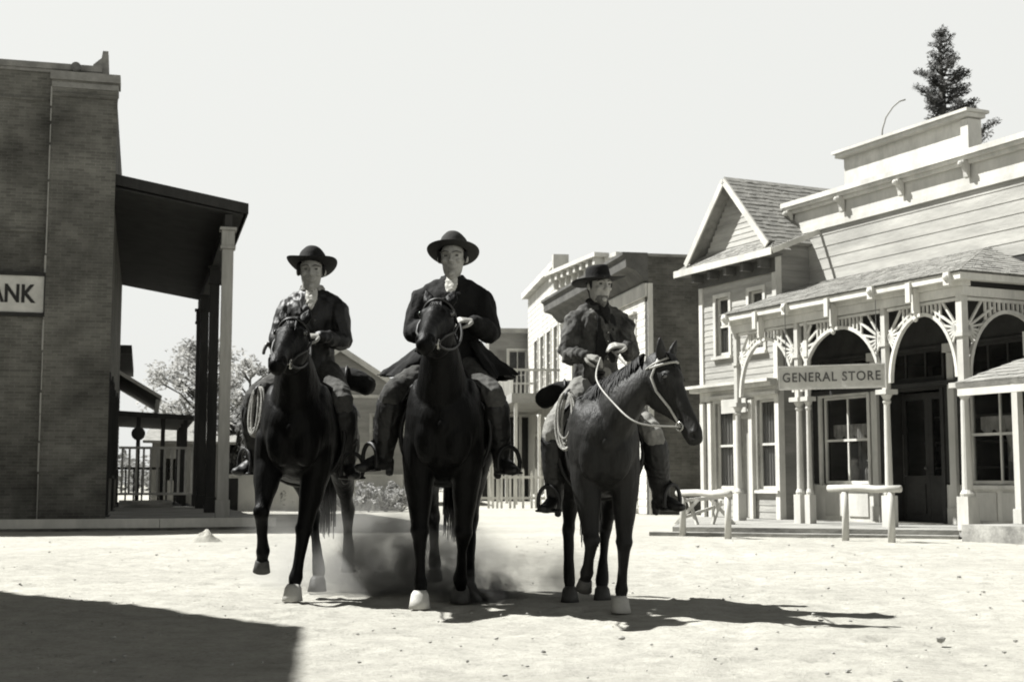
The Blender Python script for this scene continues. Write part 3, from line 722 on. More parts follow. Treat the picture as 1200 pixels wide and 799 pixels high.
# sign
sg = thing('bank_sign', 'framed white sign lettered BANK on the sooty brick side wall', 'sign', B.w(-1.92, -.04, 0), B.a)
mb = MB(); mb.box(-.76, .76, -.03, 0, 3.94, 4.62); mb.build('sign_board', 'signwhite', sg)
mb = MB(); mb.box(-.82, .82, -.06, .03, 4.622, 4.69); mb.box(-.82, .82, -.06, .03, 3.87, 3.938); mb.box(-.82, -.762, -.058, .03, 3.94, 4.62); mb.box(.762, .82, -.058, .03, 3.94, 4.62); mb.build('sign_frame', 'darkwood', sg)
letters('BANK', .46, 'ink', 'lettering', sg, Matrix.Translation((.10, -.036, 4.27)) @ Matrix.Rotation(PI/2, 4, 'X'), bold=.014, sx=.80, spacing=1.02)
# porch
mb = MB(); gable_roof_slab(mb, [(0.003, -.02, 6.62), (0.003, 13.2, 6.62), (2.5, 13.2, 6.18), (2.5, -.02, 6.18)], .06)
mb.build('porch_roof', 'oldwood', bk)
mb = MB()
for k in range(14):
    y = .1+k*1.0; mb.beam((.01, y, 6.46), (2.42, y, 6.04), .05, .12)
mb.box(2.1, 2.24, 0, 13.2, 5.72, 5.97); mb.build('rafter', 'darkwood', bk)
mb = MB(); mb.beam((.005, -.045, 6.53), (2.52, -.045, 6.09), .045, .2); mb.box(2.505, 2.54, -.02, 13.2, 6.0, 6.19); mb.build('porch_fascia', 'darkwood', bk)
mb = MB(); gable_roof_slab(mb, [(0.004, -.02, 6.39), (0.004, 13.2, 6.39), (2.45, 13.2, 5.98), (2.45, -.02, 5.98)], .03); mb.build('porch_ceiling', 'darkwood', bk)
for i, y in enumerate((.12, 5.0, 10.1, 13.0)):
    mb = MB(); x = 2.17; a = .105
    mb.box(x-a*1.25, x+a*1.25, y-a*1.25, y+a*1.25, 0.02, .5); mb.box(x-a, x+a, y-a, y+a, .503, 5.3)
    mb.box(x-a*1.35, x+a*1.35, y-a*1.35, y+a*1.35, 5.303, 5.36); mb.box(x-a*1.15, x+a*1.15, y-a*1.15, y+a*1.15, 5.363, 5.66); mb.box(x-a*1.5, x+a*1.5, y-a*1.5, y+a*1.5, 5.663, 5.718)
    mb.build('porch_post', 'postgrey' if i == 0 else 'darkwood', bk)
# far-end railing and steps
mb = MB()
for k in range(11): x = .15+k*.19; mb.box(x-.03, x+.03, 12.9, 12.96, .55, 1.75)
mb.box(.05, 2.05, 12.88, 12.98, 1.752, 1.82); mb.box(.05, 2.05, 12.88, 12.98, .48, .548); mb.build('railing', 'trimgrey', bk)
mb = MB()
for k in range(3): mb.box(.1, 1.5, 12.2-.28*k, 12.6, .0+.0*k+.125+(2-k)*.11-.11, .125+(2-k)*.11)
mb.build('step', 'plank', bk)
# boardwalk along the bank
A_ = G(-60, 606, .16); B_ = G(60, 611.5, .16); C_ = G(160, 619, .16); D_ = G(262, 622, .16); E_ = G(318, 625, .16); 
mb = MB(); far = B.w(2.7, 13.6); e_ = B.w(3.1, 0.6)
slab(mb, [B.w(-9, -1.6), B.w(-3.2, -1.45), B.w(1.0, -1.5), B.w(3.0, -1.15), B.w(2.75, 13.6), B.w(.0, 13.6), B.w(.0, 0.01), B.w(-9, 0.01)], -.02, .16)
o = mb.build('bank_boardwalk', 'plank'); tag(o, kind='structure')
mb = MB()
for a, b_ in (((-9, -1.66), (-3.2, -1.51)), ((-3.2, -1.51), (1.0, -1.56)), ((1.0, -1.56), (3.05, -1.2))): p_, q_ = B.w(*a, .12), B.w(*b_, .12); mb.beam(p_, q_, .1, .16)
o = mb.build('kerb_timber', 'offwhite'); tag(o, kind='structure')  # off-white carries the sunlit top edge of the kerb

# building out of frame on the left whose roof throws the shadow in the corner
c0 = V((-1.25-.95*4.6, 8.2+.30*4.6)); HN = 6.0
Nn = Frame(c0, 0); nb = building('timber_warehouse', 'timber building beyond the left edge whose shadow falls on the dirt', 'building', Nn)
pl_ = [(0, 0), (1.2, -8.6), (-7, -8.6), (-7.5, 7.0)]
mb = MB()
for a_, b2_ in ((0, 3), (3, 2), (2, 1), (1, 0)): clap(mb, Wall(pl_[a_], pl_[b2_]), 0, HN-.1, [(2, 3, .1, 2.2), (5, 6.2, 1, 2.4)] if a_ == 1 else (), .18, .2)
mb.build('wall', 'oldwood', nb)
mb = MB(); mb.prism([(x, y, HN-.097) for x, y in pl_], (0, 0, .1)); mb.build('roof', 'shingle', nb)
w = Wall(pl_[1], pl_[0]); window(w, 5, 6.2, 1, 2.4, nb, cols=2); mb = MB(); w.box(mb, 2, 3, -.12, -.05, .1, 2.2); mb.build('door', 'darkwood', nb)

# ------------------------------------------------------------ next building on the left street side
sb = building('saloon', 'dark two-storey timber saloon with upper gallery beyond the bank porch', 'building', Frame(B.w(0, 15)[:2], 15.1))
SB = Frame(B.w(0, 15)[:2], 15.1)
zt = SB.hit(160, 415, 'y', 0)[1]
mb = MB(); clap(mb, Wall((-5, 0), (-.15, 0)), 0, zt, (), .16, .2); clap(mb, Wall((-.15, .01), (-.15, 9)), 0, zt, [(1, 2, .2, 2.3), (4, 5, .9, 2.3), (1, 2, 3.2, 4.5), (4, 5, 3.2, 4.5)], .16, .2); mb.box(-5, -4.8, .21, 9, 0, zt); mb.box(-4.79, -.36, 8.8, 8.99, 0, zt); mb.build('wall', 'darkwood', sb)
mb = MB(); mb.box(-5.1, .3, -.15, 9.1, zt+.003, zt+.25); mb.build('cornice', 'darkwood', sb)
x1, z1 = SB.hit(190, 464, 'y', .3); x0, z0 = SB.hit(157, 436, 'y', .3)
mb = MB(); gable_roof_slab(mb, [(-.14, .2, z0+.1), (-.14, 8.5, z0+.1), (x1, 8.5, z1), (x1, .2, z1)], .1); mb.build('gallery_roof', 'trimgrey', sb)
x2, z2 = SB.hit(228, 487, 'y', 0); 
mb = MB(); gable_roof_slab(mb, [(-.14, -.2, z2+.12), (-.14, 8.5, z2+.12), (x2, 8.5, z2), (x2, -.2, z2)], .14); mb.build('porch_roof', 'darkwood', sb)
mb = MB()
for y in (.3, 3, 6, 8.4):
    mb.box(x1-.18, x1-.08, y, y+.1, z2+.1, z1-.1)
mb.build('gallery_post', 'trimgrey', sb)
for y in (.1, 3, 6, 8.3):
    for x in ((x2-.25,) if y > .1 else (.55, 1.25, x2-.25)):
        mb = MB(); mb.box(x-.06, x+.06, y, y+.12, .1, z2-.05); mb.build('porch_post', 'darkwood', sb)
mb = MB()
for k in range(9): x = .0+k*(x2-.3)/8; mb.box(x-.025, x+.025, -.1, -.05, .2, 1.2)
mb.box(0, x2-.2, -.11, -.04, 1.203, 1.27); mb.box(-.15, x2, -.2, 8.5, .02, .15); mb.build('railing', 'darkwood', sb)
mb = MB(); mb.ball((.55, -.25, z2-.55), (.2, .05, .2), 14); mb.beam((.55, -.25, z2-.38), (.55, -.25, z2-.06), .02, .02, (0, 1, 0)); mb.build('hanging_disc', 'darkwood', sb)

# low dark stable further up the left side
lv = building('low_stable', 'low dark stable with sagging shed roof seen through the porch railings', 'stable', Frame(P(176, 606, 50)[:2], 10))
mb = MB(); clap(mb, Wall((0, 0), (2.7, 0)), 0, 2.3, [(.3, .9, .9, 1.7), (1.5, 2.2, 0, 1.9)], .2, .15); mb.box(0, .15, .16, 4, 0, 2.3); mb.box(2.55, 2.7, .16, 4, 0, 2.3); mb.box(.16, 2.54, 3.85, 4, 0, 2.3); mb.build('wall', 'oldwood', lv)
mb = MB(); gable_roof_slab(mb, [(-.3, -.4, 2.35), (3.0, -.4, 2.3), (3.0, 4.2, 3.2), (-.3, 4.2, 3.3)], .1); mb.build('roof', 'shingle', lv)
# ============================================================ MIDDLE BUILDINGS
A = Frame(P(762, 570, 36)[:2], 11.3)
ba = building('brick_side_building', 'two-storey building with white street front and dark brick side, heavy flat cornice', 'building', A)
mb = MB(); flatwall(mb, Wall((0, 0), (7, 0)), 0, 6.82, (), .3); mb.build('side_wall', 'brick2', ba)
wv = Wall((0, 9.9), (0, .302)); L_ = 9.6
opn = []
for (y0_, y1_) in ((1.2, 2.0), (3.2, 4.0), (5.4, 6.2), (7.6, 8.4)): opn += [(9.9-y1_, 9.9-y0_, 3.3, 5.3)]
opn += [(9.9-2.4, 9.9-1.2, .15, 2.5), (9.9-6, 9.9-4, .8, 2.5)]
mb = MB(); clap(mb, wv, 0, 6.0, opn, .2, .2); mb.build('front_wall', 'white', ba)
for o in opn: window(wv, *o, ba, cols=2 if o[2] < 3 else 1, rows=2, tw=.1, curtain=.4, hood=o[2] > 3)
mb = MB(); wv.box(mb, 0, L_+.3, .03, .08, 5.75, 6.1); wv.box(mb, 0, L_, -.2, .02, 6.003, 6.8); mb.build('frieze', 'white', ba)
prof = [(0, 6.15), (.12, 6.2), (.35, 6.45), (.6, 6.52), (.62, 6.78), (.7, 6.84), (.7, 6.92), (0, 6.92)]
mb = MB(); mb.prism([wv.p(-.1, o+.002, z) for o, z in prof], wv.t*(L_+.4)); mb.build('cornice', 'shadetrim', ba)  # dark underside of the overhang put into the whole cornice colour
mb = MB(); mb.box(.003, 7, -.03, .3, 6.823, 6.9); mb.build('coping', 'stonecap', ba)
mb = MB(); mb.box(.2, 7, .31, 9.9, 6.4, 6.5); mb.box(6.7, 7, .31, 9.9, 0, 6.39); mb.box(.2, 6.69, 9.7, 9.9, 0, 6.39); mb.build('roof', 'shingle', ba)
mb = MB(); wv.box(mb, 0, L_, .01, .12, 2.75, 2.95); mb.build('ledge', 'white', ba)
mb = MB(); mb.box(-.02, .12, -.02, -.003, 0, 6.1); mb.build('corner_board', 'offwhite', ba)

Bf = Frame((3.27, 46.5), 18.6)
bb = building('bracketed_building', 'white two-storey building with dentilled bracket cornice behind the right rider', 'building', Bf)
wv = Wall((0, 4.6), (0, .0)); zc = 8.3
opn = [(.7, 1.5, 4, 6.2), (2.9, 3.7, 4, 6.2)]
mb = MB(); clap(mb, wv, 0, zc-.4, opn, .2, .2); clap(mb, Wall((.0, 0), (4, 0)), 0, zc-.4, (), .2, .2); mb.build('wall', 'white', bb)
for o in opn: window(wv, *o, bb, cols=2, rows=2, tw=.12, hood=True)
mb = MB(); wv.box(mb, -.2, 4.8, .0, .55, zc+.22, zc+.36); wv.box(mb, -.1, 4.7, -.2, .12, zc-.398, zc+.217); mb.box(.12, 4, -.5, -.0, zc+.222, zc+.358); mb.build('cornice', 'white', bb)
for k in range(8):
    mb = MB(); a = .05+k*.62; wv.box(mb, a, a+.2, .122, .46, zc-.02, zc+.215); wv.box(mb, a+.03, a+.17, .122, .3, zc-.3, zc-.022); mb.build('bracket', 'offwhite', bb)
mb = MB(); mb.box(.2, 4, .2, 4.6, zc-.1, zc); mb.box(3.8, 4, .2, 4.6, 0, zc-.11); mb.build('roof', 'shingle', bb)

Cf = Frame((1.85, 52.2), 6.8)
bc = building('balcony_hotel', 'tall white building with gridded windows and a wrap-round balcony', 'building', Cf)
wv = Wall((0, 9.4), (0, 0)); HC = 9.1
opn = [(8.0-k*1.9, 9.0-k*1.9, 4.4, 6.9) for k in range(4)]
opg = [(8.0-k*1.9, 9.0-k*1.9, .3, 2.8) for k in range(4)]
mb = MB(); clap(mb, wv, 0, HC, opn+opg, .22, .2); clap(mb, Wall((0, 0), (5, 0)), 0, HC, (), .22, .2); mb.build('wall', 'offwhite', bc)
for o in opn: window(wv, *o, bc, cols=4, rows=6, tw=.1, casing=.05)
for o in opg: window(wv, *o, bc, cols=2, rows=2, tw=.1)
mb = MB(); wv.box(mb, -.1, 9.5, 0, .3, HC+.003, HC+.25); mb.box(-.3, .3, -.3, -.003, HC-.2, HC+.45); mb.build('cornice', 'offwhite', bc)
mb = MB(); mb.box(.2, 5, .2, 9.4, HC-.2, HC); mb.box(4.8, 5, .2, 9.4, 0, HC-.21); mb.build('roof', 'shingle', bc)
def balcony(parent, x0, x1, y0, y1, zf, rail, mat_, step=.16, sides='wse'):
    mb = MB(); mb.box(x0, x1, y0, y1, zf-.35, zf); mb.build('balcony_floor', 'trimgrey', parent)
    mb = MB()
    for k in range(int((x1-x0)/step)+1): x = x0+.05+k*step; mb.box(x-.02, x+.02, y0+.03, y0+.07, zf+.003, zf+rail)
    for k in range(1, int((y1-y0)/step)): y = y0+.05+k*step; mb.box(x0+.03, x0+.07, y-.02, y+.02, zf+.003, zf+rail)
    mb.box(x0, x1, y0+.01, y0+.09, zf+rail+.003, zf+rail+.09); mb.box(x0+.01, x0+.09, y0+.1, y1, zf+rail+.0035, zf+rail+.0905)
    mb.build('balcony_rail', mat_, parent)
balcony(bc, -1.9, -.04, -.2, 9.3, 4.2, .85, 'white')
for y in (0, 3, 6, 9):
    mb = MB(); mb.box(-1.78, -1.66, y-.06, y+.06, 0, 3.84); mb.build('balcony_post', 'white', bc)

Df = Frame((-1.05, 62), 3)
bd = building('shuttered_building', 'pale flat-roofed building with tall shutters closing the end of the street', 'building', Df)
w = Wall((0, 0), (6, 0)); HD = 7.6
opn = [(.9, 1.7, 4.6, 6.8), (.7, 1.7, .3, 2.6), (3, 4, .3, 2.6)]
mb = MB(); clap(mb, w, 0, HD, opn, .22, .2); mb.box(0, .2, .21, 5, 0, HD); mb.build('wall', 'sidinggrey', bd)
for o in opn: window(w, *o, bd, cols=2, rows=2, tw=.1)
for a in (.42, 1.82):
    mb = MB(); w.box(mb, a, a+.36, .005, .06, 4.6, 6.8); mb.build('shutter', 'oldwood', bd)
mb = MB(); w.box(mb, -.15, 6, 0, .3, HD+.003, HD+.2); mb.build('cornice', 'trimgrey', bd)
mb = MB(); mb.box(.2, 6, .21, 5, HD-.3, HD-.1); mb.box(.2, 6, 4.8, 5, 0, HD-.31); mb.build('roof', 'shingle', bd)
mb = MB(); mb.box(-.5, 3.1, -.4, -.05, 0, 3.74); mb.build('porch_shade_slab', 'darkwood', bd)  # dark slab added for the shade under the balcony
balcony(bd, -.6, 3.2, -3.0, -.04, 4.1, .95, 'offwhite', .2)
for x in (-.5, 1.2, 2.4):
    mb = MB(); mb.box(x, x+.12, -2.9, -2.78, 0, 3.74); mb.build('balcony_post', 'offwhite', bd)

# E gabled barn behind the left riders
Ef = Frame((-8.95, 50.5), 4)
be = building('gabled_barn', 'grey clapboard barn with a low gable and small dark windows', 'barn', Ef)
W_ = 5.15; w = Wall((0, 0), (W_, 0)); ze = 4.05; za = 5.75
opn = [(3.75, 4.25, 2.25, 3.3), (1.0, 1.5, 2.25, 3.3), (2.2, 3.1, 0, 2.1)]
def limE(z):
    k = max(0, (z-ze)/(za-ze)); return (W_/2*k, W_-W_/2*k)
mb = MB(); clap(mb, w, 0, ze, opn, .17, .2); clap(mb, w, ze, za-.08, (), .17, .2, limE); mb.box(W_-.2, W_, .21, 9, 0, ze); mb.box(0, .2, .21, 9, 0, ze); mb.box(.2, W_-.2, 8.8, 9, 0, ze); mb.build('wall', 'sidinggrey', be)
for o in opn[:2]: window(w, *o, be, cols=1, rows=2, tw=.09, trim='trimgrey')
mb = MB(); w.box(mb, 2.2, 3.1, -.1, -.03, 0, 2.1); mb.build('door', 'darkwood', be)
for sgn in (-1, 1):
    xe = W_/2+sgn*(W_/2+.25); k = (za-ze)/(W_/2); zo = ze-.25*k
    mb = MB(); gable_roof_slab(mb, [(xe, -.3, zo+.1), (xe, 9.2, zo+.1), (W_/2, 9.2, za+.1), (W_/2, -.3, za+.1)], .09); mb.build('roof', 'shingle', be)
    mb = MB(); mb.beam((xe, -.33, zo+.02), (W_/2, -.33, za+.02), .05, .2); mb.build('rake_board', 'offwhite', be)
mb = MB(); w.box(mb, 0, W_, .03, .07, ze-.1, ze+.02); mb.build('belt_board', 'offwhite', be)

# low board wall with dark gate
Lf = Frame((-8.4, 40), 4)
bw_ = building('low_board_wall', 'low pale clapboard wall with a dark gate left of the left horse', 'fence', Lf)
w = Wall((0, 0), (5.2, 0)); mb = MB(); clap(mb, w, 0, 1.0, [(.05, .42, 0, .9)], .1, .1); mb.build('board_panel', 'offwhite', bw_)
mb = MB(); w.box(mb, .05, .42, -.08, .02, 0.02, .95); mb.build('gate', 'darkwood', bw_)
mb = MB(); w.box(mb, 0, 5.2, -.05, .05, 1.003, 1.06); mb.build('cap_board', 'offwhite', bw_)
# picket fence below the balcony
pf = building('picket_fence', 'white picket fence with uneven gaps below the far balcony', 'fence', Frame((-1.0, 43), 2))
mb = MB(); rnd = random.Random(8)
for k in range(15):
    x = k*.135; h = rnd.uniform(1.1, 1.35)
    if rnd.random() < .7: mb.prism([(x-.035, 0, .02), (x+.035, 0, .02), (x+.035, 0, h), (x, 0, h+.08), (x-.035, 0, h)], (0, .03, 0))
mb.build('pickets', 'white', pf)
mb = MB(); mb.box(-.05, 2.0, .033, .08, .3, .38); mb.box(-.05, 2.0, .033, .08, .95, 1.03); mb.build('rail', 'offwhite', pf)
# tall thin posts under the balcony
for i, px in enumerate((632, 641)):
    c = P(px, 600, 44+i*2); t = tag((lambda o: o)(MB().lathe([(.07, 0), (.05, .1), (.045, 2.9), (.08, 3.0)], (0, 0, 0), 10).build('white_pole', 'white', None, True, (c.x, c.y, 0))), 'slim white pole under the balcony, %s' % ('the left of the two' if i == 0 else 'the right of the two'), 'pole', 'white poles under the balcony')

# ============================================================ VEGETATION
def leaves(mb, c, r, n, size, rnd, squash=1):
    c = V(c)
    for _ in range(n):
        d = V((rnd.gauss(0, 1), rnd.gauss(0, 1), rnd.gauss(0, 1))); d.normalize(); p = c+V((d.x*r, d.y*r, d.z*r*squash))*(rnd.random()**.4)
        a = V((rnd.gauss(0, 1), rnd.gauss(0, 1), rnd.gauss(0, .7))).normalized(); b_ = a.orthogonal().normalized(); s = size*rnd.uniform(.5, 1.4)
        o = len(mb.v); mb.v += [tuple(p-a*s), tuple(p+b_*s*.45), tuple(p+a*s), tuple(p-b_*s*.45)]; mb.f.append((o, o+1, o+2, o+3))
def tree(name, label, cat, loc, h, r, seed, leaf='leaf', clumps=60, per=55, size=.09, group=None, trunk=.28, lo=.35):
    rnd = random.Random(seed); t = thing(name, label, cat, loc, 0, group)
    tm = MB(); lm = MB()
    tm.tube([(0, 0, 0), (.1, 0, h*.25), (-.05, .1, h*.5), (.1, 0, h*.8)], [trunk, trunk*.75, trunk*.5, trunk*.15], 9)
    for _ in range(clumps):
        z = h*rnd.uniform(lo, 1); k = math.sqrt(max(.05, 1-((z/h-.62)/.42)**2)); a = rnd.uniform(0, 2*PI); rr = r*k*rnd.uniform(.3, 1.05)
        c = V((rr*math.cos(a), rr*math.sin(a), z)); z0 = max(h*.22, z-rr*.7); b0 = V((0, 0, z0))
        tm.tube([b0, b0.lerp(c, .5)+V((0, 0, .12*rr)), c], [trunk*.22, trunk*.13, .02], 5)
        leaves(lm, c, r*rnd.uniform(.13, .26), per, size, rnd, .75)
    tm.build('trunk', 'bark', t, True); lm.build('crown', leaf, t)
    return t
tree('leafy_tree', 'loose tree with haze-paled leaves seen between the bank porch posts and left horse', 'tree', P(236, 606, 66).xy.to_3d(), 7.4, 3.0, 3, clumps=95, per=60, size=.12, leaf='hazeleaf')
tree('leafy_tree', 'smaller leafy tree directly behind the left rider', 'tree', P(290, 606, 60).xy.to_3d(), 6.0, 2.0, 5, clumps=55, per=55, size=.11, leaf='hazeleaf')
tree('leafy_tree', 'low dense tree behind the low board wall', 'tree', P(272, 606, 52).xy.to_3d(), 3.6, 1.9, 6, clumps=60, per=60, size=.1, lo=.15)
rnd = random.Random(12)
for i, (px, h, r, lb) in enumerate(((405, .95, .5, 'pale rounded shrub just right of the left horse'), (432, 1.15, .42, 'tallest pale shrub in the row by the middle horse'), (452, .8, .5, 'low pale shrub below the barn window'), (470, 1.0, .45, 'pale shrub half hidden by the middle horse'), (345, .9, .5, 'pale shrub seen between the legs of the left horse'))):
    c = P(px, 606, 39+i*.4).xy.to_3d(); t = thing('shrub', lb, 'shrub', c, 0, 'shrubs before the barn'); lm = MB(); tm = MB()
    for k in range(16):
        a = rnd.uniform(0, 2*PI); rr = r*rnd.random()**.5; q = V((rr*math.cos(a), rr*math.sin(a), h*rnd.uniform(.2, .9)*(1-.4*(rr/r)**2)))
        tm.tube([(0, 0, 0), q], [.02, .008], 5); leaves(lm, q, r*.33, 60, .045, rnd)
    tm.build('stems', 'bark', t); lm.build('foliage', 'shrubleaf', t)
# conifer behind the store
rnd = random.Random(21); c = P(1116, 400, 46); t = thing('conifer', 'tall dark ragged conifer rising behind the store parapet', 'tree', (c.x, c.y, 0))
tm = MB(); lm = MB(); hz = lambda py: P(1116, py, 46).z
tm.tube([(.6, 0, 0), (.3, 0, 6), (0, 0, 11), (-.1, 0, hz(36))], [.42, .32, .2, .03], 9)
def tw(py): # (left, right) extents in px for each height of the crown
    tab = [(34, 3, 2), (50, 9, 10), (66, 14, 14), (74, 12, 16), (80, 30, 17), (95, 30, 24), (105, 22, 26), (112, 34, 24), (125, 28, 40), (135, 24, 34), (150, 20, 36), (165, 20, 58), (200, 40, 62), (250, 60, 70), (420, 70, 76)]
    for a, b_ in zip(tab, tab[1:]):
        if a[0] <= py <= b_[0]: k = (py-a[0])/(b_[0]-a[0]); return a[1]+(b_[1]-a[1])*k, a[2]+(b_[2]-a[2])*k
    return tab[-1][1:]
py = 40; a0_ = 0
leaves(lm, (0, 0, hz(38)), .16, 60, .07, rnd, 1.6)
while py < 420:
    l, r = tw(py); z = hz(py); n_b = 3 if py < 60 else 4
    for k in range(n_b):
        a0_ += 2.4+rnd.uniform(-.5, .5); ca = math.cos(a0_); ext = (r if ca > 0 else l)/1600*46*rnd.choice((.55, .85, 1.0, 1.12)); ext = max(ext, .15); ex = ext/max(.35, abs(ca)) if abs(ca) > .5 else ext
        tip = V((ext*ca, ext*math.sin(a0_), z+rnd.uniform(-.05, .12)+ext*.10)); b0 = V((0, 0, z-.1)); md = b0.lerp(tip, .55)+V((0, 0, -.10*ext))
        tm.tube([b0, md, tip], [.055, .035, .012], 5); m = max(1, int(ext/.22))
        for q in range(m):
            f_ = .35+.65*(q+1)/m; p_ = (b0.lerp(md, f_/.55) if f_ < .55 else md.lerp(tip, (f_-.55)/.45)); s_ = .10+.10*(1-abs(f_-.75)*1.5)
            leaves(lm, p_+V((0, 0, .05)), s_+.05, 60 if py < 180 else 22, .06, rnd, .6)
    py += 6.5 if py < 180 else 14
tm.build('trunk', 'bark', t, True); lm.build('crown', 'pineleaf', t)
# loose low scrub and far trees closing the horizon
lm = MB(); rnd = random.Random(31)
for _ in range(700):
    x = rnd.uniform(-90, 90); y = rnd.uniform(120, 150); leaves(lm, (x, y, rnd.uniform(.3, 2.6)), 1.6, 16, .5, rnd)
tag(lm.build('far_scrub', 'leaf'), kind='stuff')
# thin bent wire above the parapet
a = P(1034, 150, 26); mb = MB(); mb.tube([P(px, py, 28.6) for px, py in ((1033, 170), (1034, 152), (1038, 138), (1046, 126), (1054, 119), (1061, 117))], .018, 6)
tag(mb.build('roof_wire', 'trimgrey', None, True), 'thin pale bent pipe arching above the store parapet', 'pipe')
# ============================================================ organic shells
def organic(name, mb, voxel, mat_, parent, smooth=3, disp=None, off=(0, 0, 0)):
    ob = bpy.data.objects.new('tmp', mb.mesh()); col.objects.link(ob)
    m = ob.modifiers.new('r', 'REMESH'); m.mode = 'VOXEL'; m.voxel_size = voxel; m.use_smooth_shade = True
    if smooth: s_ = ob.modifiers.new('s', 'SMOOTH'); s_.iterations = smooth; s_.factor = .5
    dg = bpy.context.evaluated_depsgraph_get(); me = bpy.data.meshes.new_from_object(ob.evaluated_get(dg)); me.name = name
    bpy.data.objects.remove(ob)
    if disp:
        n = len(me.vertices); co = np.empty(n*3, np.float32); me.vertices.foreach_get('co', co); co = co.reshape(-1, 3)
        no = np.empty(n*3, np.float32); me.vertices.foreach_get('normal', no); no = no.reshape(-1, 3)
        co = disp(co, no); me.vertices.foreach_set('co', np.ascontiguousarray(co, np.float32).ravel()); me.update()
    me.polygons.foreach_set('use_smooth', [True]*len(me.polygons))
    me.materials.clear(); me.materials.append(M[mat_] if isinstance(mat_, str) else mat_)
    return link(name, me, parent, off)
def folds(amp=.008, sx=(9, 9, 4), seed=0, fine=.4):
    def f(co, no):
        out = co.copy()
        for i in range(len(co)):
            c = co[i]; q = V((c[0]*sx[0]+seed, c[1]*sx[1], c[2]*sx[2])); w_ = noise.noise(q*.35)*1.5
            n = 1-2*abs(noise.noise(q+V((w_, w_*.7, w_))))+fine*noise.noise(q*2.7)
            out[i] = c+no[i]*amp*(n-.6)
        return out
    return f
def muscle(amp=.004):
    def f(co, no):
        out = co.copy()
        for i in range(len(co)):
            c = co[i]; out[i] = c+no[i]*amp*(noise.noise(V((c[0]*6, c[1]*6, c[2]*4)))+.5*noise.noise(V((c[0]*17, c[1]*17, c[2]*8))))
        return out
    return f
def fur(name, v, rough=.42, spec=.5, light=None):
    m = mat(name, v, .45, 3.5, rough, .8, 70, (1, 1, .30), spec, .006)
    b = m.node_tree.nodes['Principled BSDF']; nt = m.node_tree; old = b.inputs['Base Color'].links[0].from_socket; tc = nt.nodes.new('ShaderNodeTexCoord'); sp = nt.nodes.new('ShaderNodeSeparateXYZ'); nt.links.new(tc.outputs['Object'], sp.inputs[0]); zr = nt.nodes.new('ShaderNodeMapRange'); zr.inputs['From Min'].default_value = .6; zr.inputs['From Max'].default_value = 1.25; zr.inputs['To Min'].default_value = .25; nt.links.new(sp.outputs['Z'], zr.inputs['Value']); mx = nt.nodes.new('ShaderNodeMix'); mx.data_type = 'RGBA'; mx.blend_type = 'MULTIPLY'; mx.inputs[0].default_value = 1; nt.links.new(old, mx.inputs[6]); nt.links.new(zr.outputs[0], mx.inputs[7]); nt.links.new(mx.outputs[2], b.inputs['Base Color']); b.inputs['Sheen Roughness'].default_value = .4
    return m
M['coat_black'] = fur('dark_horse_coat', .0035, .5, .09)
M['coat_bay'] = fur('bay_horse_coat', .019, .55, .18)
M['mane'] = mat('coarse_mane_hair', .005, .3, 10, .6, .3, 60, (1, 1, .2), .2)
M['hoof_dark'] = mat('dark_hoof', .05, .3, 8, .6, .3, 40)
M['hoof_white'] = mat('white_hoof', .42, .15, 8, .7, .2, 40)
M['skin'] = mat('weathered_skin', .31, .16, 14, .55, .3, 60, dist=.003)
M['lips'] = mat('lips_and_brows', .05, .2, 9, .6, .1)
M['felt_black'] = mat('black_felt', .008, .3, 6, .9, .3, 60)
M['felt_grey'] = mat('dark_grey_felt', .025, .3, 6, .9, .3, 60)
M['wool'] = mat('black_wool_coat', .004, .35, 4, .9, .4, 50)
M['leather'] = mat('dark_leather', .008, .4, 5, .55, .4, 30, spec=.4)
M['denim'] = mat('worn_dark_jacket_cloth', .065, .6, 5, .85, .6, 40)
M['trouser_light'] = mat('pale_work_trousers', .20, .3, 5, .9, .5, 40)
M['trouser_mid'] = mat('grey_trousers', .05, .5, 5, .9, .5, 40)
M['vest'] = mat('dark_vest', .008, .3, 5, .9, .4, 40)
M['shirt'] = mat('pale_shirt', .50, .2, 6, .9, .4, 40)
M['scarf'] = mat('neckerchief', .012, .4, 12, .9, .4, 40)
M['kerchief_pale'] = mat('pale_kerchief', .22, .5, 25, .9, .4, 40)
M['saddle'] = mat('saddle_leather', .012, .4, 6, .5, .3, 40, spec=.3)
M['strap'] = mat('bridle_leather', .015, .3, 9, .5, .2, 40, spec=.4)
M['strap_pale'] = mat('pale_rein_leather', .32, .2, 9, .5, .2, 40, spec=.5)
M['rope'] = mat('pale_rope', .30, .3, 40, .9, .6, 150)
M['metal'] = mat('worn_nickel', .45, .2, 9, .25, .1, 40, spec=.8); M['metal'].node_tree.nodes['Principled BSDF'].inputs['Metallic'].default_value = .9
M['eye'] = mat('dark_eye', .008, .1, 3, .08, 0, spec=.9)
M['bedroll'] = mat('dark_blanket_roll', .010, .4, 6, .95, .5, 30)

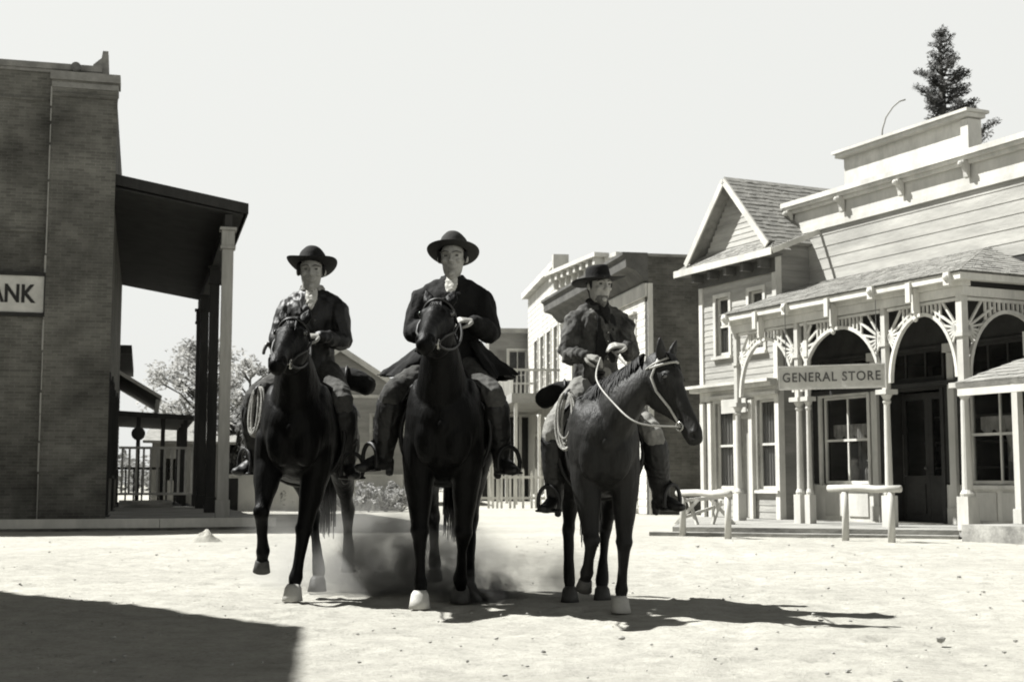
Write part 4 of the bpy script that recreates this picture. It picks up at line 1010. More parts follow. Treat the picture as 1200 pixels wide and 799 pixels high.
def lerp(a, b, t): return V(a).lerp(V(b), t)
def leg(mb, J, hind=False):
    J = [V(j) for j in J]
    if not hind:
        E, K, F_, H = J
        keys = [(E+V((0, 0, .16)), .085, .15), (E, .088, .13), (lerp(E, K, .35), .074, .092), (lerp(E, K, .7), .053, .062), (lerp(E, K, .92), .044, .05), (K, .050, .054), (lerp(K, F_, .18), .036, .042), (lerp(K, F_, .55), .029, .037), (lerp(K, F_, .85), .032, .038), (F_, .040, .045), (lerp(F_, H, .5), .031, .034), (lerp(F_, H, .8), .040, .043)]
    else:
        HP, ST, HK, F_, H = J
        keys = [(HP, .13, .24), (lerp(HP, ST, .5), .125, .22), (ST, .095, .155), (lerp(ST, HK, .4), .068, .09), (lerp(ST, HK, .8), .043, .058), (HK, .046, .066), (lerp(HK, F_, .2), .036, .046), (lerp(HK, F_, .6), .031, .039), (F_, .041, .046), (lerp(F_, H, .5), .033, .035), (lerp(F_, H, .8), .040, .043)]
    kf = 1.16 if hind else 1.26
    mb.loft([(k[0], k[1]*kf, k[2]*(1.0 if hind else 1.15)) for k in keys], seg=16, sub=3)
def hoof(J, mat_, parent):
    F_, H = V(J[-2]), V(J[-1]); d = (H-F_).normalized()
    if H.z < .08: # planted: flat on the ground
        c = V((H.x+.015, H.y, 0)); mb = MB(); vs = []; seg = 18
        for r, z, o in ((.040, .115, -.02), (.056, .09, -.012), (.062, .05, 0), (.070, .004, .012)):
            for k in range(seg): a = 2*PI*k/seg; vs.append(c+V((r*1.1*math.cos(a)+o, r*math.sin(a), z)))
        mb.add(vs, [(i*seg+k, i*seg+(k+1) % seg, (i+1)*seg+(k+1) % seg, (i+1)*seg+k) for i in range(3) for k in range(seg)]+[tuple(range(seg)), tuple(3*seg+k for k in range(seg))])
    else:
        mb = MB(); q = d.to_track_quat('Z', 'X').to_matrix(); vs = []; seg = 18
        for r, z in ((.034, -.045), (.047, -.03), (.052, .0), (.060, .045)):
            for k in range(seg): a = 2*PI*k/seg; vs.append(H+q @ V((r*math.cos(a), r*math.sin(a), z)))
        mb.add(vs, [(i*seg+k, i*seg+(k+1) % seg, (i+1)*seg+(k+1) % seg, (i+1)*seg+k) for i in range(3) for k in range(seg)]+[tuple(range(seg)), tuple(3*seg+k for k in range(seg))])
    mb.build('hoof', mat_, parent, True)

HEADK0 = [(-.03, .058, .075, -.04), (.02, .078, .105, -.035), (.10, .096, .138, -.048), (.19, .092, .148, -.062), (.29, .068, .110, -.038), (.39, .050, .080, -.018), (.48, .047, .066, -.012), (.545, .053, .062, -.012), (.59, .048, .050, -.015)]
def horse(label, loc, s, poll, hd, mids, FL, FR, HL, HR, coat, white=(), rein='strap', mane_side=-1, mane_len=.2, group='horses walking abreast', ears=1.0, bridle_mat='strap', hands=None, cheek=None, rpath=None, hk=1.0):
    h = thing('horse', label, 'horse', loc, -PI/2, group, s)
    global HEADK
    HEADK = [(a_, b_*hk, c_*hk, e_*hk) for a_, b_, c_, e_ in HEADK0]
    poll = V(poll); hd = V(hd).normalized(); HS = V((0, 0, 1)).cross(hd).normalized(); TP = hd.cross(HS)
    hp = lambda t, sd, tp: poll+hd*t+HS*sd+TP*tp
    mb = MB()
    mb.loft([((-.86, 0, 1.20), .10, .14), ((-.78, 0, 1.20), .19, .24), ((-.62, 0, 1.19), .255, .31), ((-.42, 0, 1.18), .28, .335), ((-.15, 0, 1.13), .275, .315), ((.15, 0, 1.11), .285, .335), ((.38, 0, 1.15), .265, .365), ((.56, 0, 1.17), .255, .335), ((.68, 0, 1.165), .215, .285), ((.75, 0, 1.16), .165, .22), ((.79, 0, 1.155), .11, .15), ((.81, 0, 1.15), .03, .045)], seg=28, sub=4)
    # chest muscles
    for q in (-1, 1): mb.ball((.70, .085*q, 1.10), (.10, .10, .20), 16); mb.ball((.50, .16*q, 1.20), (.20, .09, .28), 16)
    base = V((.42, 0, 1.22)); c1, c2 = V(mids[0]), V(mids[1])
    nk = [(base, .215, .31), (c1, .155, .25), (c2, .112, .165), (hp(.06, 0, -.07), .075, .095, HS)]
    mb.loft(nk, seg=22, sub=6)
    mb.loft([(hp(t, 0, o), w_, h_, HS) for t, w_, h_, o in HEADK], side=HS, seg=22, sub=4)
    for q in (-1, 1):
        mb.loft([(hp(.06, q*.052, -.10), .03, .05, HS), (hp(.14, q*.06, -.105), .042, .085, HS), (hp(.24, q*.05, -.085), .03, .05, HS)], side=HS, seg=12, sub=3)
        mb.ball(hp(.135, q*.076, .028), .034, 12)
        mb.loft([(hp(.12, q*.07, .055), .016, .016, HS), (hp(.22, q*.055, .03), .018, .02, HS), (hp(.40, q*.038, .025), .014, .014, HS)], side=HS, seg=10, sub=3)
        mb.ball(hp(.555, q*.036, .012), .027, 12)
    mb.ball(hp(.585, 0, -.052), .03, 12)
    for q in (-1, 1):
        up = (TP*.62-hd*.78+HS*q*.34).normalized()*ears; b0 = hp(-.01, q*.060, .050)
        mb.loft([(b0, .034, .028, HS), (b0+up*.045, .044, .024, HS), (b0+up*.09, .033, .018, HS), (b0+up*.14, .006, .007, HS)], side=HS, seg=12, sub=4)
    for J in (FL, FR): leg(mb, J)
    for J in (HL, HR): leg(mb, J, True)
    def post(co, no):
        out = muscle(.009)(co, no)
        for q in (-1, 1):      # ear hollows, nostrils, eye sockets
            e = np.array(hp(.135, q*.108, .03)); d2 = ((out-e)**2).sum(1); out -= no*(.012*np.exp(-d2/.022**2))[:, None]
            e = np.array(hp(.575, q*.052, .012)); d2 = ((out-e)**2).sum(1); out -= no*(.020*np.exp(-d2/.015**2))[:, None]
            up = (TP*.62-hd*.78+HS*q*.34).normalized(); e = np.array(hp(-.01, q*.052, .055)+up*.075+hd*.03+TP*.01); d2 = ((out-e)**2).sum(1); out -= no*(.010*np.exp(-d2/.022**2))[:, None]
        return out
    organic('body', mb, .0095, coat, h, 7, post)
    for J, k in ((FL, 'FL'), (FR, 'FR'), (HL, 'HL'), (HR, 'HR')): hoof(J, 'hoof_white' if k in white else 'hoof_dark', h)
    for q in (-1, 1): MB().ball(hp(.135, q*.094, .030), .021, 14).build('eye', 'eye', h, True)
    # mane
    rnd = random.Random(int(abs(poll.z*1000))); mb = MB(); pts = [base+V((-.02, 0, .03)), c1, c2, hp(0, 0, -.05)]; hh = [.31, .25, .165, .115]
    hw_ = [.215, .155, .112, .085]
    def crest(t):
        t = t*3; i = min(2, int(t)); f = t-i; c = pts[i].lerp(pts[i+1], f); T = (pts[i+1]-pts[i]).normalized(); sd = V((0, 1, 0)).lerp(HS, min(1, t/3)); sd = (sd-T*sd.dot(T)).normalized()
        n = T.cross(sd)
        if n.z < 0 and n.x > 0: n = -n
        if n.dot(V((-.6, 0, .8))) < 0: n = -n
        return c, n, sd, T, (hh[i]*(1-f)+hh[i+1]*f), (hw_[i]*(1-f)+hw_[i+1]*f)
    for k in range(520):
        t = .04+.96*k/519+rnd.uniform(-.012, .012); t = min(max(t, .01), 1); c, n, sd, T, H_, W_h = crest(t); s2 = mane_side if rnd.random() < .86 else -mane_side
        ph = math.radians(rnd.uniform(30, 78))*(1 if s2 == mane_side else .5)*mane_len/.2; js = rnd.uniform(-.20, -.04)*min(1, t*2); lift = rnd.uniform(.0, .010); st_ = []
        for q, (ang, rr) in enumerate(((-.10, .009), (ph*.3, .012), (ph*.65, .010), (ph, .002))):
            ang = min(ang, 1.6); kk = q/3
            st_.append((c+n*(H_*math.cos(ang)+.006+lift*(1-kk*.5))+sd*s2*(W_h*math.sin(max(ang, 0))*1.02+.004+lift*(.3+kk))+T*js*kk+V((0, 0, -.02*kk)), rr*rnd.uniform(.7, 1.2), rr*.45))
        mb.loft(st_, side=T, seg=6, sub=3)
    for k in range(22):        # forelock
        a = hp(-.03, rnd.uniform(-.03, .03), .07); b_ = hp(.03, rnd.uniform(-.04, .04), .095); e = hp(rnd.uniform(.13, .2), rnd.uniform(-.055, .055), .075)
        mb.loft([(a, .010, .006), (b_, .010, .006), (e, .002, .002)], side=HS, seg=6, sub=3)
    mb.build('mane', 'mane', h, True)
    mb = MB()
    for k in range(60):
        a = rnd.uniform(0, 2*PI); r = rnd.uniform(0, .045); o = V((r*math.cos(a), r*math.sin(a), 0)); e = rnd.uniform(.35, .6)
        mb.tube([V((-.84, 0, 1.36))+o*.5, V((-.93, 0, 1.27))+o, V((-.97, 0, 1.0))+o*1.6, V((-.95, 0, e))+o*2], [.012, .014, .012, .003], 5)
    mb.build('tail', 'mane', h, True)
    # tack --------------------------------------------------------------
    mb = MB()
    mb.loft([((-.36, 0, 1.555), .17, .04), ((-.28, 0, 1.50), .16, .05), ((-.05, 0, 1.485), .13, .05), ((.12, 0, 1.50), .13, .05), ((.22, 0, 1.555), .09, .05), ((.25, 0, 1.60), .05, .03)], seg=18, sub=4)
    mb.tube([(.235, 0, 1.55), (.265, 0, 1.66)], [.03, .022], 12); mb.ball((.27, 0, 1.675), (.045, .045, .018), 14)
    mb.loft([((-.37, -.17, 1.56), .02, .04), ((-.40, -.08, 1.64), .02, .05), ((-.41, 0, 1.66), .02, .05), ((-.40, .08, 1.64), .02, .05), ((-.37, .17, 1.56), .02, .04)], side=(1, 0, 0), seg=10, sub=3)
    for q in (-1, 1):
        n = 9; a = []
        for i in range(n): th = math.radians(8+i*8); a.append((.325*math.sin(th)*q, 1.16+.36*math.cos(th)))
        for (y0_, z0_), (y1_, z1_) in zip(a, a[1:]): mb.prism([(-.48, y0_, z0_), (.30, y0_, z0_), (.30, y1_, z1_), (-.48, y1_, z1_)], (0, .022*q, .012))
    organic('saddle', mb, .011, 'saddle', h, 2)
    mb = MB()
    for x, r0 in ((.30, 0), ):
        mb.tube([(x, (.300)*math.cos(a), 1.115+.338*math.sin(a)) for a in [2*PI*k/40 for k in range(40)]], .016, 6, closed=True)
    mb.build('girth', 'saddle', h, True)
    # bridle
    def surf(t, ang, k=1.05):
        for a_, b_ in zip(HEADK, HEADK[1:]):
            if a_[0] <= t <= b_[0]: f = (t-a_[0])/(b_[0]-a_[0]); w_ = a_[1]+(b_[1]-a_[1])*f; h_ = a_[2]+(b_[2]-a_[2])*f; o = a_[3]+(b_[3]-a_[3])*f; break
        a = math.radians(ang); return hp(t, math.cos(a)*(w_*k+.005), o+math.sin(a)*(h_*k+.003))
    mb = MB()
    def ring(t, tilt=0): mb.tube([surf(t+tilt*math.sin(math.radians(a)), a) for a in range(0, 360, 18)], .008, 6, closed=True)
    ring(.02)
    mb.tube([surf(.035+.03*math.sin(math.radians(a)), a, 1.08) for a in range(-10, 191, 12)], .009, 6)
    bits = []
    for q, a0 in ((1, 0), (-1, 180)):
        pa_ = [surf(.0, 90+(a0-90)*f, 1.10) for f in (0, .3, .6)]+[surf(.10, a0, 1.12), surf(.2, a0, 1.12), surf(.33, a0-q*8, 1.1), surf(.47, a0-q*22, 1.08)]
        mb.tube(pa_, .0085, 6); bits.append(surf(.475, a0-q*24, 1.2))
    mb.build('bridle', bridle_mat, h, True)
    mb = MB()
    for b_ in bits: mb.tube([b_+hd*.028*math.cos(a)+TP*.028*math.sin(a) for a in [2*PI*k/16 for k in range(16)]], .006, 6, closed=True)
    mb.tube(bits, .006, 6); mb.build('bit', 'metal', h, True)
    if hands:
        mb = MB()
        for b_, q, hnd in zip(bits, (1, -1), hands):
            hnd = V(hnd); mid = b_.lerp(hnd, .5)+V((0, q*.05, -.12)); rs = []
            q1 = b_.lerp(hnd, .22)+V((.03, q*.05, -.12)); q2 = b_.lerp(hnd, .62)+V((0, q*.10, -.09))
            if rpath and q == -1:
                c4 = [b_]+[V(z) for z in rpath]+[hnd]; c4 = [c4[0]]+c4+[c4[-1]]
                for i in range(1, len(c4)-2):
                    for j in range(7): t = j/7; a0, a1, a2, a3 = c4[i-1:i+3]; rs.append(.5*((2*a1)+(a2-a0)*t+(2*a0-5*a1+4*a2-a3)*t*t+(3*a1-a0-3*a2+a3)*t**3))
                mb.tube(rs+[hnd], .0065, 6); continue
            P_ = [b_, q1, q2, hnd]
            for i in range(25):
                t = i/24; rs.append(P_[0]*(1-t)**3+P_[1]*3*t*(1-t)**2+P_[2]*3*t*t*(1-t)+P_[3]*t**3)
            mb.tube(rs, .0075, 6)
        mb.build('reins', rein, h, True)
    return h, hp

# ============================================================ people
def hand(mb, wr, d, pn, q, curl=1.0, sc=1.0):
    """wrist, direction of the fingers, palm normal, q = side on which the thumb lies"""
    wr, d, pn = V(wr), V(d).normalized(), V(pn); pn = (pn-d*pn.dot(d)).normalized(); sd = d.cross(pn)*q
    pe = wr+d*.085*sc
    mb.loft([(wr, .026*sc, .021*sc, sd), (wr+d*.03*sc, .034*sc, .018*sc, sd), (pe, .041*sc, .014*sc, sd)], side=sd, seg=14, sub=3)
    for i, (o, L) in enumerate(((.031, .078), (.0105, .088), (-.0105, .082), (-.031, .066))):
        b = pe+sd*o*sc; dr = d.copy(); pts = [b-d*.012, b]; a = curl*(.55+.08*i)
        for k, f in enumerate((.45, .32, .26)):
            rot = Matrix.Rotation(a*(1.0 if k else .8), 3, d.cross(pn)); dr = rot @ dr; pts.append(pts[-1]+dr*L*f*sc)
        mb.loft([(p_, r*sc, r*sc, sd) for p_, r in zip(pts, (.0095, .0098, .0092, .0085, .0072))], side=sd, seg=10, sub=2)
    tb = wr+d*.028*sc+sd*.030*sc; t1 = tb+(d*.6+sd*.7+pn*.35).normalized()*.038*sc; t2 = t1+(d*.9+sd*.05+pn*.5*curl).normalized()*.032*sc; t3 = t2+(d*.8-sd*.3*curl+pn*.5*curl).normalized()*.024*sc
    mb.loft([(p_, r*sc, r*sc, sd) for p_, r in zip((tb-d*.01, t1, t2, t3), (.014, .0125, .011, .009))], side=sd, seg=10, sub=3)
def limb(mb, pts, rs, side=(0, 1, 0), seg=14): mb.loft([(p_, r if not isinstance(r, tuple) else r[0], r if not isinstance(r, tuple) else r[1]) for p_, r in zip(pts, rs)], side=side, seg=seg, sub=4)

def rider(label, loc, s, p, jacket, jm, tm, bm_, hat, hm):
    """p: joints in horse coordinates"""
    base = V((0, 0, p['pel'].z-.1)); r = thing('person', label, 'person', V(loc)+base*s, -PI/2, 'riders abreast', s); off = -base
    B_ = lambda mb, n, m, sm_=True: mb.build(n, m, r, sm_, off)
    O_ = lambda n, mb, vx, m, k=3, dsp=None: organic(n, mb, vx, m, r, k, dsp, off)
    pel, nb_, hc = p['pel'], p['neck'], p['head']+V((0, 0, -.018)); f = p['face'].normalized(); sd = V((0, 0, 1)).cross(f).normalized(); up = f.cross(sd)
    chest = lerp(pel, nb_, .66)+V((.015, 0, 0)); waist = lerp(pel, nb_, .3)
    shv = (p['shL']-p['shR']).normalized()
    HK_ = p.get('hs', 1.1); hq = lambda a, b_, c: hc+(f*a+sd*b_*1.14+up*c)*HK_
    # ---- body
    mb = MB()
    mb.loft([(pel+V((0, 0, -.06)), .15, .11), (pel, .165, .125), (waist, .14, .105), (chest, .165, .12, shv), (lerp(chest, nb_, .75), .15, .09, shv), (nb_, .065, .06, sd)], seg=20, sub=4)
    mb.loft([(nb_+V((0, 0, -.03)), .062, .062, sd), (lerp(nb_, hq(-.015, 0, -.08), .5), .054, .058, sd), (hq(-.018, 0, -.06), .054, .06, sd)], side=sd, seg=16, sub=4)
    mb.loft([(hq(.045, 0, -.122), .026, .026, sd), (hq(.030, 0, -.100), .054, .054, sd), (hq(.016, 0, -.075), .066, .077, sd), (hq(.008, 0, -.045), .072, .090, sd), (hq(.0, 0, -.005), .079, .100, sd), (hq(-.004, 0, .035), .083, .106, sd), (hq(-.008, 0, .075), .070, .092, sd), (hq(-.012, 0, .105), .052, .07, sd), (hq(-.012, 0, .12), .03, .04, sd)], side=sd, seg=22, sub=4)
    mb.loft([(hq(.090, 0, .022), .009, .008, sd), (hq(.102, 0, -.004), .010, .009, sd), (hq(.113, 0, -.026), .014, .010, sd), (hq(.100, 0, -.034), .016, .010, sd)], side=sd, seg=12, sub=3)
    for q in (-1, 1):
        mb.ball(hq(.0, q*.074, -.005), (.018, .018, .03), 12); mb.ball(hq(.066, q*.038, -.022), (.022, .022, .018), 12)
        mb.loft([(hq(.092, q*.010, .028), .006, .007, up), (hq(.091, q*.032, .034), .006, .008, up), (hq(.072, q*.056, .028), .006, .008, up)], side=up, seg=8, sub=3)
        mb.ball(hq(.101, q*.013, -.030), .008, 8)
    mb.loft([(hq(.078, .024, -.0585), .004, .005, up), (hq(.090, 0, -.056), .006, .006, up), (hq(.078, -.024, -.0585), .004, .005, up)], side=up, seg=8, sub=3)
    mb.loft([(hq(.076, .020, -.067), .004, .005, up), (hq(.087, 0, -.068), .007, .006, up), (hq(.076, -.020, -.067), .004, .005, up)], side=up, seg=8, sub=3)
    mb.ball(hq(.068, 0, -.102), (.022, .024, .020), 12)
    mb.loft([(lerp(p['shL'], nb_, .2)+V((0, 0, -.03)), .035, .035), (nb_+V((-.02, 0, -.03)), .055, .05), (lerp(p['shR'], nb_, .2)+V((0, 0, -.03)), .035, .035)], side=(1, 0, 0), seg=14)
    for S_, q in (('L', 1), ('R', -1)):
        sh, e, wr = p['sh'+S_], p['el'+S_], p['wr'+S_]
        limb(mb, [lerp(chest, sh, .5)+V((0, 0, -.03)), sh+V((0, 0, -.045)), lerp(sh, e, .5), e, lerp(e, wr, .35), wr], [.045, .045, .044, .038, .040, .027])
        hand(mb, wr, p['hd'+S_], p['pn'+S_], p.get('th'+S_, q), p.get('curl', 1.15))
        hip, kn, an, to = p['hip'+S_], p['kn'+S_], p['an'+S_], p['to'+S_]
        limb(mb, [hip, lerp(hip, kn, .5), kn, lerp(kn, an, .35), an], [.085, .075, .055, .055, .036]); limb(mb, [an+V((-.03, 0, -.03)), lerp(an, to, .5)+V((0, 0, -.02)), to], [.035, .04, .03])
    def post(co, no):
        out = co.copy()
        for q in (-1, 1):
            e = np.array(hq(.088, q*.031, .012)); d2 = ((out-e)**2).sum(1); out -= np.array(f)*(.013*np.exp(-d2/.0155**2))[:, None]
            e = np.array(hq(.08, q*.045, -.05)); d2 = ((out-e)**2).sum(1); out -= np.array(f)*(.006*np.exp(-d2/.02**2))[:, None]
            e = np.array(hq(.108, q*.008, -.036)); d2 = ((out-e)**2).sum(1); out += np.array(up)*(.004*np.exp(-d2/.006**2))[:, None]
        e = np.array(hq(.085, 0, -.0625)); dd = out-e; d2 = (dd@np.array(up))**2/.003**2+(dd@np.array(sd))**2/.022**2+(dd@np.array(f))**2/.03**2; out -= np.array(f)*(.006*np.exp(-d2))[:, None]
        return out
    O_('body', mb, .0046, 'skin', 2, post)
    for q in (-1, 1): B_(MB().ball(hq(.0805, q*.031, .010), (.007, .0125, .0052), 12), 'eye', 'eye')
    mb = MB()
    for q in (-1, 1): mb.loft([(hq(.099, q*.012, .030), .003, .005, up), (hq(.098, q*.032, .036), .003, .006, up), (hq(.078, q*.055, .028), .003, .004, up)], side=f, seg=8, sub=3)
    B_(mb, 'eyebrows', 'lips')
    # hair below the hat
    mb = MB(); rnd = random.Random(3)
    mb.loft([(hq(-.028, 0, -.065), .062, .060, sd), (hq(-.024, 0, -.02), .074, .085, sd), (hq(-.02, 0, .04), .079, .092, sd), (hq(-.02, 0, .10), .06, .075, sd)], side=sd, seg=20, sub=4)
    for q in (-1, 1): mb.loft([(hq(.020, q*.073, .04), .012, .02, f), (hq(.022, q*.073, .0), .006, .014, f), (hq(.024, q*.071, -.03), .004, .008, f)], side=f, seg=8, sub=2)
    O_('hair', mb, .006, 'mane', 1, folds(.003, (60, 60, 12)))
    if p.get('moustache'):
        mb = MB()
        for q in (-1, 1): mb.loft([(hq(.100, q*.002, -.046), .007, .007, up), (hq(.094, q*.018, -.050), .008, .007, up), (hq(.078, q*.036, -.066), .003, .003, up)], side=up, seg=8, sub=3)
        O_('moustache', mb, .003, 'mane', 1)
    if p.get('beard'):
        mb = MB(); mb.loft([(hq(.055, 0, -.150), .016, .016, sd), (hq(.052, 0, -.125), .034, .030, sd), (hq(.040, 0, -.098), .052, .046, sd), (hq(.02, 0, -.075), .0605, .070, sd)], side=sd, seg=16, sub=3)
        O_('beard', mb, .004, 'beardmat', 1, folds(.004, (70, 70, 20)))
    # ---- hat
    kw = dict(ch=.115, br=.165, curl=.03, flat=False, tilt=0, roll=0, pitch=.05); kw.update(hat)
    R_ = Matrix((f, sd, up)).transposed() @ Matrix.Rotation(kw['pitch'], 3, 'Y') @ Matrix.Rotation(kw['roll'], 3, 'X'); hb = hq(-.010, 0, kw.get('low', .036))
    seg = 40
    def hp_(rx, ry, z, a): return hb+R_ @ V((rx*math.cos(a), ry*math.sin(a), z))
    def brimz(k, a): return kw['curl']*(k**2)*math.sin(a)**2-kw.get('dip', .012)*k**2*math.cos(a)**2+kw.get('wav', .0)*k*math.sin(2*a+.6)
    cw_ = kw.get('cw', 1); ix, iy = .112*HK_*cw_, .096*HK_*cw_; br = kw['br']
    prof = []
    for k in (1, .8, .55, .3, .0): prof.append([hp_(ix+(br+.02-ix)*k, iy+(br-iy)*k, brimz(k, 2*PI*j/seg)-.003, 2*PI*j/seg) for j in range(seg)])
    prof = prof[::-1]
    for k in (1, .8, .55, .3, .05): prof.append([hp_(ix+(br+.02-ix)*k, iy+(br-iy)*k, brimz(k, 2*PI*j/seg)+.004, 2*PI*j/seg) for j in range(seg)][:]) if k != 1 else prof.append([hp_(ix+(br+.022-ix)*k, iy+(br+.002-iy)*k, brimz(k, 2*PI*j/seg)+.001, 2*PI*j/seg) for j in range(seg)])
    C_ = kw['ch']
    for z, k in ((.02, 1.0), (C_*.5, .97), (C_*.8, .93 if kw['flat'] else .88), (C_*.95, .88 if kw['flat'] else .74), (C_, .8 if kw['flat'] else .55), (C_*(.97 if kw['flat'] else .9), .4 if kw['flat'] else .25), (C_*(.96 if kw['flat'] else .84), .05)):
        row = []
        for j in range(seg):
            a = 2*PI*j/seg; pinch = 1-(.0 if kw['flat'] else .16)*max(0, math.cos(a))*(z/C_)*abs(math.sin(a))*1.6
            row.append(hp_(ix*k*1.0, iy*k*pinch, z+(0 if kw['flat'] else .012*(z/C_)*math.cos(a)), a))
        prof.append(row)
    mb = MB(); vs = [v_ for row in prof for v_ in row]; n = len(prof)
    mb.add(vs, [(i*seg+k, i*seg+(k+1) % seg, (i+1)*seg+(k+1) % seg, (i+1)*seg+k) for i in range(n-1) for k in range(seg)]+[tuple((n-1)*seg+k for k in range(seg))])
    ht = B_(mb, 'hat', hm)
    mb = MB(); vs = [hp_(ix*k+.002, iy*k+.002, z, 2*PI*j/seg) for z, k in ((.012, 1.0), (.036, .985)) for j in range(seg)]; mb.add(vs, [(k, (k+1) % seg, seg+(k+1) % seg, seg+k) for k in range(seg)])
    hbnd = mb.build('hat_band', 'ink', ht, True)
    # ---- upper clothing
    mb = MB(); th = p.get('bulk', .03)
    mb.loft([(pel+V((0, 0, .02)), .165+th, .125+th), (waist, .15+th, .115+th), (chest, .175+th, .13+th, shv), (lerp(chest, nb_, .55), .185+th*.8, .11+th, shv), (lerp(chest, nb_, .9), .115+th*.6, .075+th*.6, shv), (nb_+V((-.01, 0, -.005)), .075, .065, sd)], seg=24, sub=4)
    for S_, q in (('L', 1), ('R', -1)):
        sh, e, wr = p['sh'+S_], p['el'+S_], p['wr'+S_]; cu = lerp(e, wr, .93)
        limb(mb, [lerp(chest, sh, .6), sh+V((0, 0, -.02)), lerp(sh, e, .25), lerp(sh, e, .6), e, lerp(e, wr, .4), cu], [.06+th*.3, .060+th*.5, .064+th*.8, .055+th, .053+th*.8, .052+th*.6, .040+th*.35])
    mb.loft([(p['shL']+V((0, 0, -.012)), .055+th*.4, .055+th*.25), (lerp(p['shL'], nb_, .55), .065+th*.4, .056+th*.2), (nb_+V((-.02, 0, -.03)), .07, .055), (lerp(p['shR'], nb_, .55), .065+th*.4, .056+th*.2), (p['shR']+V((0, 0, -.012)), .055+th*.4, .055+th*.25)], side=(1, 0, 0), seg=16)
    if jacket == 'coat':      # skirts spread over the thighs and the saddle
        n = 36; rows = []
        for i in range(9):
            k = i/8; row = []
            for j in range(n+1):
                a = math.radians(38+284*j/n); fl = 1+.12*math.sin(j*1.3+i*.2)*k
                rx = .17+.20*k; ry = .20+.27*k**1.1
                c = lerp(waist, V((-.10, .0, p['hem'])), k); row.append(c+V((rx*math.cos(a)*fl, ry*math.sin(a)*fl, .13*k*abs(math.sin(a))-.05*k)))
            rows.append(row)
        m = n+1; inner = [[lerp(q, V((lerp(waist, V((-.10, 0, p['hem'])), i/8).x, waist.y, q.z)), .09) for q in row] for i, row in enumerate(rows)]
        vs = [q for row in rows for q in row]+[q for row in inner for q in row]; N_ = 9*m; fs = []
        for i in range(8):
            for j in range(n): a0 = i*m+j; fs.append((a0, a0+1, a0+m+1, a0+m)); fs.append((N_+a0, N_+a0+m, N_+a0+m+1, N_+a0+1))
        for j in range(n): fs.append((j+1, j, N_+j, N_+j+1)); a0 = 8*m+j; fs.append((a0, a0+1, N_+a0+1, N_+a0))
        for i in range(8): a0 = i*m; fs.append((a0, a0+m, N_+a0+m, N_+a0)); a0 = i*m+n; fs.append((a0+m, a0, N_+a0, N_+a0+m))
        mb.add(vs, fs)
    # collar and lapels
    co_ = []
    for a in range(-150, 151, 20): q = math.radians(a); co_.append((nb_+V((-.012-.068*math.cos(q)*1.0, 0, 0))+sd*(.082*math.sin(q))+V((0, 0, .035-.05*(abs(a)/150)**2)), .010, .028))
    mb.loft(co_, side=(0, 0, 1), seg=8, sub=2) if False else mb.loft([(c, .028, .012) for c, _, _ in co_], side=(0, 0, 1), seg=8, sub=2)
    for q in (-1, 1):
        mb.loft([(nb_+f*.062+sd*q*.062+V((0, 0, -.01)), .02, .01, sd), (nb_+f*.115+sd*q*.055+V((0, 0, -.09)), .036, .010, sd), (lerp(chest, nb_, .2)+f*(.14+th)+sd*q*.03, .010, .008, sd)], side=sd, seg=10, sub=4)
    O_('coat' if jacket == 'coat' else 'jacket', mb, .0085, jm, 2, folds(p.get('fold', .011), p.get('fs', (9, 9, 5)), p.get('seed', 1), .55))
    # shirt front and scarf
    mb = MB(); mb.loft([(nb_+f*.062+V((0, 0, .035)), .036, .014, sd), (nb_+f*.105+V((0, 0, -.02)), .046, .014, sd), (nb_+f*.138+V((0, 0, -.085)), .030, .012, sd), (nb_+f*.150+V((0, 0, -.13)), .008, .008, sd)], side=sd, seg=12, sub=4)
    O_('shirt', mb, .005, p.get('shirtm', 'shirt'), 1, folds(.005, (30, 30, 20), 3))
    if p.get('scarf'):
        mb = MB()
        for j in range(2): mb.tube([nb_+V((0, 0, .02+.022*j))+f*((.072-.006*j)*math.cos(a)-.005)+sd*((.075-.006*j)*math.sin(a)) for a in [2*PI*k/24 for k in range(24)]], .019, 8, closed=True)
        mb.loft([(nb_+f*.078+V((0, 0, .015)), .03, .022, sd), (nb_+f*.115+V((0, 0, -.06)), .05, .014, sd), (nb_+f*.13+V((0, 0, -.13)), .02, .01, sd)], side=sd, seg=12, sub=4)
        O_('neckerchief', mb, .006, p['scarf'], 1, folds(.006, (30, 30, 20), 5))
    if p.get('vest'):
        mb = MB()
        for q in (-1, 1): mb.loft([(nb_+f*.085+sd*q*.045+V((0, 0, -.04)), .03, .012, sd), (lerp(chest, nb_, .3)+f*(.122+th)+sd*q*.04, .045, .012, sd), (waist+f*(.112+th)+sd*q*.045, .05, .012, sd)], side=sd, seg=10, sub=4)
        O_('vest', mb, .006, 'vest', 1, folds(.004))
        for k in range(4): B_(MB().ball(lerp(waist, chest, .1+.3*k)+f*(.142+th), .008, 8), 'button', 'metal')
    else:
        for k in range(3): B_(MB().ball(lerp(waist, chest, .15+.4*k)+f*(.135+th)+sd*.03, .009, 8), 'button', 'iron')
    # ---- trousers and boots
    mb = MB()
    mb.loft([(pel+V((0, 0, -.06)), .16, .125), (pel, .18, .14), (lerp(pel, waist, .7), .16, .125)], seg=20, sub=4)
    for S_ in 'LR':
        hip, kn, an = p['hip'+S_], p['kn'+S_], p['an'+S_]
        limb(mb, [lerp(pel, hip, .6), hip, lerp(hip, kn, .5), kn+V((.01, 0, .01)), lerp(kn, an, p.get('tr', .3))], [.115, .108, .096, .078, .072])
    O_('trousers', mb, .009, tm, 2, folds(.009, (11, 11, 8), 7, .5))
